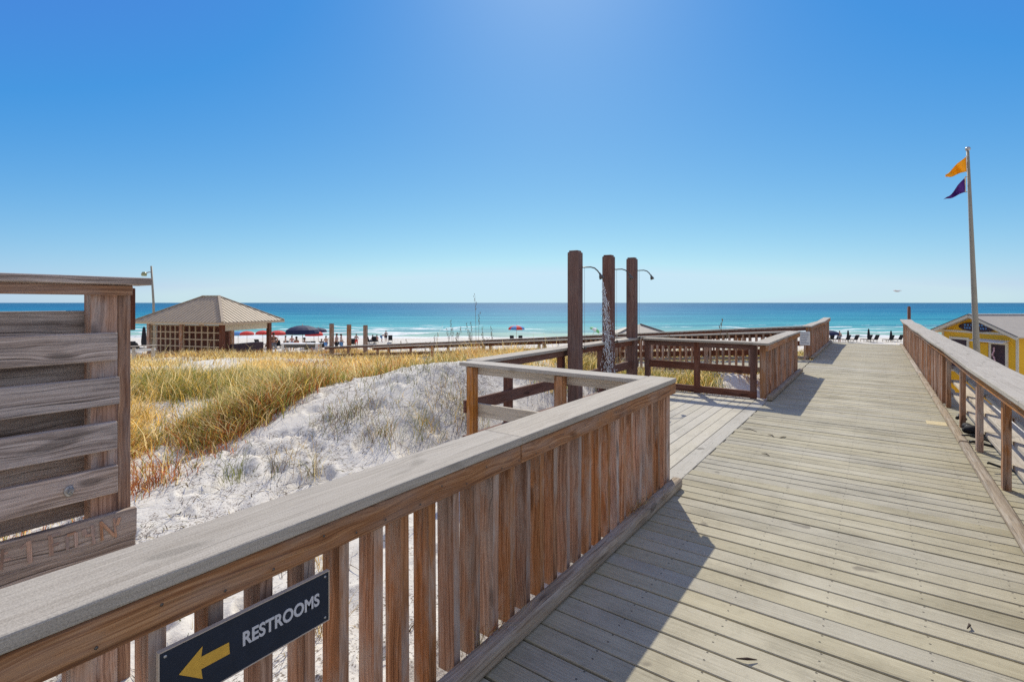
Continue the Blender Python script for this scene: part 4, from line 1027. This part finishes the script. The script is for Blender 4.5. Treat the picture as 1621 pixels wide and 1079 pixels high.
for a in ((640, 592, .6, 120, .30, 'dark wind combed grass lying along the crest of the mound', [BROWN, GREEN*.7, GREEN], .35),
          (742, 655, .4, 110, .34, 'olive and straw grass tuft below the corner post of the platform', [GREEN, STRAW, BROWN], .16),
          (575, 655, .3, 90, .30, 'small dark green tuft between the left flank tuft and the field', [GREEN*.8, BROWN], .15),
          (700, 552, 0, 160, .75, 'brown bushy grass clump on the crest below the sea oats', [BROWN, BROWN*.7, RUST*.8], .35),
          (655, 553, 0, 130, .65, 'rusty brown grass clump left of the sea oats on the crest', [BROWN, RUST*.8, GOLD], .35),
          (765, 551, 0, 150, .70, 'dark brown grass clump on the crest under the tallest sea oat', [BROWN*.7, BROWN, GOLD], .4),
          (615, 556, 0, 120, .60, 'golden brown grass clump right of the last piling', [BROWN, GOLD, STRAW], .4),
          (530, 668, .3, 130, .34, 'dark green grass tuft on the left flank of the white mound', [GREEN*.8, GREEN, BROWN], .16),
          (608, 690, .3, 120, .32, 'mixed green and brown grass tuft left of centre on the white mound', [GREEN, BROWN, GOLD], .12),
          (668, 676, .4, 110, .36, 'yellow green grass tuft on the white mound near the platform railing', [GREEN*1.3, GOLD, GREEN], .13),
          (640, 655, .5, 110, .30, 'thin sprawl of grass high on the white mound', [GREEN, STRAW], .3),
          (722, 625, .6, 150, .40, 'olive grass tuft beside the corner post of the platform', [GREEN, BROWN, GOLD], .2),
          (700, 592, .7, 120, .30, 'low grey green grass tuft on the crest of the mound', [GREEN*.8, BROWN, GREEN], .3),
          (598, 600, .5, 120, .24, 'flattened dark grass combed along the left crest of the mound', [BROWN, GREEN*.7], .4),
          (498, 752, .1, 46, .40, 'wispy grass tuft with arching stems on the near sand', [GREEN*.8, STRAW, BROWN], .05),
          (372, 758, .0, 40, .40, 'flat greenish grass tuft low on the near sand at left', [GREEN*1.2, GREEN], .06),
          (440, 748, .0, 30, .45, 'few thin dark stems lying across the sand between two near tufts', [BROWN, GREEN*.6], .08),
          (470, 720, .1, 40, .22, 'dry straw coloured grass tuft in the middle of the near sand', [STRAW, GOLD], .12),
          (560, 640, .4, 90, .26, 'scattered grass where the field meets the mound', [GREEN, GOLD, BROWN], .25),
          (190, 1000, -.3, 60, .24, 'dry golden grass tuft seen between the nearest balusters at far left', [GOLD, STRAW, RUST*.9], .05),
          (492, 1010, -.3, 60, .34, 'golden grass tuft seen behind the right end of the restroom sign', [GOLD, STRAW, BROWN], .07),
          (510, 900, -.3, 40, .26, 'straw coloured grass tuft behind the balusters just past the sign', [GOLD, STRAW], .05),
          (1190, 605, .0, 190, .30, 'rust orange grass tuft inside the far platform railing', [RUST, GOLD, RUST*1.2], .16),
          (1060, 640, -.1, 120, .30, 'green grass tuft behind the middle post of the far platform railing', [GREEN*1.3, GOLD], .2)):
    tuft(*a)
# dry stems, roots and runners lying on the white mound and the near sand
n = 20000
lx = RNG.uniform(-5.5, 3.0, n); ly = RNG.uniform(2.2, 12.5, n)
ok = (ly < np.interp(lx, BX, BYv)+1.2) & (RNG.random(n) < .10 + sstep(-.06, .22, vnoise(lx/.9, ly/.9, 41) + .25*sstep(-2.0, -4.0, lx)*sstep(6.5, 4.5, ly)) )
t_ = lx*C-ly*S; s_ = lx*S+ly*C
ok &= (rect_d(t_, s_, -1.8, 1.3, -6, 24.6) > 0) & (rect_d(t_, s_, -3.75, -1.3, 4.0, 9.2) > 0)
lx, ly = lx[ok], ly[ok]; n = len(lx); lz = terrain(lx, ly, True) + .004
pal = np.array([BROWN*.3, BROWN*.5, GREEN*.4, STRAW*.5, BROWN*.4]); lc = pal[RNG.integers(0, 5, n)]*RNG.uniform(.6, 1.2, (n, 1))
o = blades('sand_litter', np.stack([lx*C-ly*S, lx*S+ly*C, lz], 1), RNG.uniform(.03, .13, n), RNG.normal(2.6, 1.4, n), RNG.uniform(.9, 2.2, n), RNG.uniform(.004, .011, n), lc, M['grass'], .3)
tag(o, 'dry stems and sprigs scattered over the white sand mound', 'plant litter', None, 'stuff')
for (tt, ss, nb, lb) in ((-1.40, 3.45, 46, 'dry orange grass sprig caught on the kerb near the corner of the nearest railing'), (-1.41, 1.75, 26, 'few dry grass stems caught on the kerb below the nearest railing'), (-1.38, 2.0, 5, 'long pale grass stems hanging over the kerb')):
    rp = np.stack([RNG.normal(0, .012, nb), RNG.normal(0, .07, nb), np.full(nb, 0.0)], 1)
    o = blades('dry_sprig', rp, RNG.uniform(.05, .20, nb), RNG.uniform(-1.2, 1.2, nb), RNG.uniform(.4, 1.8, nb), np.full(nb, .003), np.array([GOLD, STRAW, RUST])[RNG.integers(0, 3, nb)]*.8, M['grass'])
    o.location = (tt, ss, .075); tag(o, lb, 'dry grass', 'dry grass caught on the kerb')
m = MB(); m.box(.55, .755, 8.43, 8.69, -.012, .0045); o = m.build('patch_board', plain('fresh_board', (.58, .48, .28), .8, vary=.2, scale=30), None, .002); tag(o, 'short pale yellow board let into the deck by the right kerb', 'board')
for i, (px, py, ln, lb) in enumerate(((1188, 681, .09, 'long dark twig lying near the platform edge of the deck'), (1222, 690, .06, 'left of two small dark leaf scraps in mid deck'), (1240, 693, .06, 'right of two small dark leaf scraps in mid deck'), (1213, 720, .05, 'curled dark leaf nearest the platform seam'), (1535, 993, .03, 'dark round scrap on the deck boards at lower right'), (1183, 1047, .045, 'small dry weed sprig in a board gap at the bottom'))):
    Yc = 790*EYE/(py-479); a = W((px-810.5)/790*Yc, Yc, .006); m = MB(); dr = random.uniform(0, 3)
    m.tube([a + Vector((math.cos(dr), math.sin(dr), 0))*(-ln), a + Vector((0, 0, .008)), a + Vector((math.cos(dr+.4), math.sin(dr+.4), 0))*ln], [.002, .006, .002], 6)
    tag(m.build('leaf_scrap', M['hair']), lb, 'leaf', 'dry scraps lying on the deck')
# sea oats: tall thin stems with drooping seed heads
def sea_oat(px, py0, Yc, H, label, ns, spread):
    X_ = (px-810.5)/790*Yc; zg = tz(X_, Yc); root = empty('sea_oat_plant', W(X_, Yc, zg), YAW, label, 'sea oats', 'sea oats on the dune crest')
    st = MB(); hd = MB()
    for i in range(ns):
        bx, by = random.gauss(0, spread), random.gauss(0, spread); h = H*random.uniform(.7, 1.0) if i else H; ln = random.gauss(0, .10)*h; ly = random.gauss(0, .08)*h
        p = [Vector((bx+ln*t*t, by+ly*t*t, h*t)) for t in (0, .3, .6, .85, 1)]
        st.tube(p, [.007, .006, .0055, .005, .004], 5)
        for q in range(9):
            t = .82+.18*q/8; c = Vector((bx+ln*t*t, by+ly*t*t, h*t)) + Vector((random.gauss(0, .022), random.gauss(0, .022), random.gauss(-.01, .012)))
            hd.blob(c, (.010, .008, .026), 1)
    st.build('stem', M['oat'], root); hd.build('seed_sprays', M['oat'], root)
M['oat'] = plain('sea_oat_straw', (.22, .16, .09), .8, vary=.3)
for a in ((757, 0, 17.0, 2.75, 'tallest single sea oat stalk standing above the horizon left of the showers', 2, .03), (716, 0, 18.0, 2.0, 'loose stand of sea oats left of the tallest stalk', 6, .22), (742, 0, 19.0, 1.9, 'thin sea oats just left of the tallest stalk', 6, .25),
          (778, 0, 18.0, 1.7, 'short sea oats right of the tallest stalk', 5, .25), (690, 0, 20.0, 1.6, 'sparse sea oats at the left of the crest group', 5, .3), (660, 0, 20.0, 1.35, 'low sea oats right of the third piling', 5, .35),
          (520, 0, 26.0, 1.6, 'sea oats in front of the leftmost piling', 5, .3), (475, 0, 26.0, 1.5, 'sea oats in front of the navy umbrella', 6, .5), (541, 0, 26.0, 1.5, 'sea oats between the left and middle pilings', 4, .25), (600, 0, 22.0, .9, 'low sea oats just past the rightmost piling', 4, .3),
          (1064, 0, 12.0, 1.05, 'thin sea oats behind the far platform railing', 3, .2), (1138, 0, 11.5, 1.35, 'arching sea oats stalk above the far platform railing', 2, .06), (870, 0, 18.0, 1.0, 'sea oats just left of the nearest shower post', 5, .2)):
    sea_oat(*a)

# ------------------------------------------------------------------ light, sky, camera
EL, AZ = R(41.5), R(5.0)                              # sun almost straight ahead of the camera, a little to the right
sd = W(math.sin(AZ)*math.cos(EL), math.cos(AZ)*math.cos(EL), math.sin(EL))
sun = bpy.data.lights.new('sun', 'SUN'); sun.energy = 3.0; sun.angle = R(.53); sun.color = (1, .935, .79)
so = bpy.data.objects.new('sun', sun); COL.objects.link(so); so.rotation_euler = (-sd).to_track_quat('-Z', 'Y').to_euler()
w = bpy.data.worlds.new('World'); scene.world = w; w.use_nodes = True; nt = w.node_tree
sk = nt.nodes.new('ShaderNodeTexSky'); sk.sky_type = 'NISHITA'; sk.sun_disc = False; sk.sun_elevation = EL
sk.sun_rotation = math.atan2(sd.x, sd.y); sk.altitude = 0; sk.air_density = 1.0; sk.dust_density = .25; sk.ozone_density = 2.5
sx = nt.nodes.new('ShaderNodeSeparateColor'); nt.links.new(sk.outputs[0], sx.inputs[0])
r_, g_, b_ = sx.outputs                                # the photograph's deep clear blue: red is cut, blue is compressed
K_ = 1/(2**.6*.1)
rr_ = math_(nt, 'MINIMUM', math_(nt, 'MAXIMUM', math_(nt, 'MULTIPLY', math_(nt, 'SUBTRACT', r_, 1.55), .078), .065), .58)
gg_ = math_(nt, 'MINIMUM', math_(nt, 'MULTIPLY', g_, .082), .80)
bb_ = math_(nt, 'ADD', math_(nt, 'ADD', math_(nt, 'MULTIPLY', b_, .028), .54), math_(nt, 'MULTIPLY', r_, .014))
gg_ = math_(nt, 'MAXIMUM', gg_, math_(nt, 'MULTIPLY', rr_, 1.32))
# around the sun the sky keeps its glow
glow = math_(nt, 'MULTIPLY', math_(nt, 'MAXIMUM', math_(nt, 'SUBTRACT', b_, 10.8), 0), .10)
rr_ = math_(nt, 'ADD', rr_, glow); gg_ = math_(nt, 'ADD', gg_, math_(nt, 'MULTIPLY', glow, .9)); bb_ = math_(nt, 'ADD', bb_, math_(nt, 'MULTIPLY', glow, .75))
cc_ = nt.nodes.new('ShaderNodeCombineColor')
for i_, v_ in enumerate((rr_, gg_, bb_)): nt.links.new(math_(nt, 'MULTIPLY', v_, K_), cc_.inputs[i_])
bg = nt.nodes['Background']; # made-up bright cloud bank, unseen behind the camera, added as fill light
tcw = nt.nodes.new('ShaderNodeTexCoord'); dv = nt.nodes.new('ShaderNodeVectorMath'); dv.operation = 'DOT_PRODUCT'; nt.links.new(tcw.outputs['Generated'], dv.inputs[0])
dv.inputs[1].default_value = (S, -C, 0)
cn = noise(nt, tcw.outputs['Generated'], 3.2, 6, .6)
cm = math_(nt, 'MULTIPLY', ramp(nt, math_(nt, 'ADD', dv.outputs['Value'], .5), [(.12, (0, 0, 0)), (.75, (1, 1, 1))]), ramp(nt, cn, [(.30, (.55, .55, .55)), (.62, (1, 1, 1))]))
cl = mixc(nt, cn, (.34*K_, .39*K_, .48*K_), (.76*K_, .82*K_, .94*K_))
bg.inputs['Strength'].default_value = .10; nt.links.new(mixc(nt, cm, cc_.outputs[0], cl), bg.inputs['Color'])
cam = bpy.data.cameras.new('camera'); co = bpy.data.objects.new('camera', cam); COL.objects.link(co); scene.camera = co
co.location = (0, 0, EYE); co.rotation_euler = (R(90), 0, YAW)
cam.sensor_width = 36; cam.lens = 36*790/1621; cam.shift_y = -60.5/1621; cam.clip_end = 100000; cam.clip_start = .05
vs = scene.view_settings; vs.view_transform = 'Standard'; vs.look = 'None'; vs.exposure = .6; vs.gamma = 1
scene.cycles.max_bounces = 8; scene.cycles.transmission_bounces = 6; scene.cycles.use_denoising = False
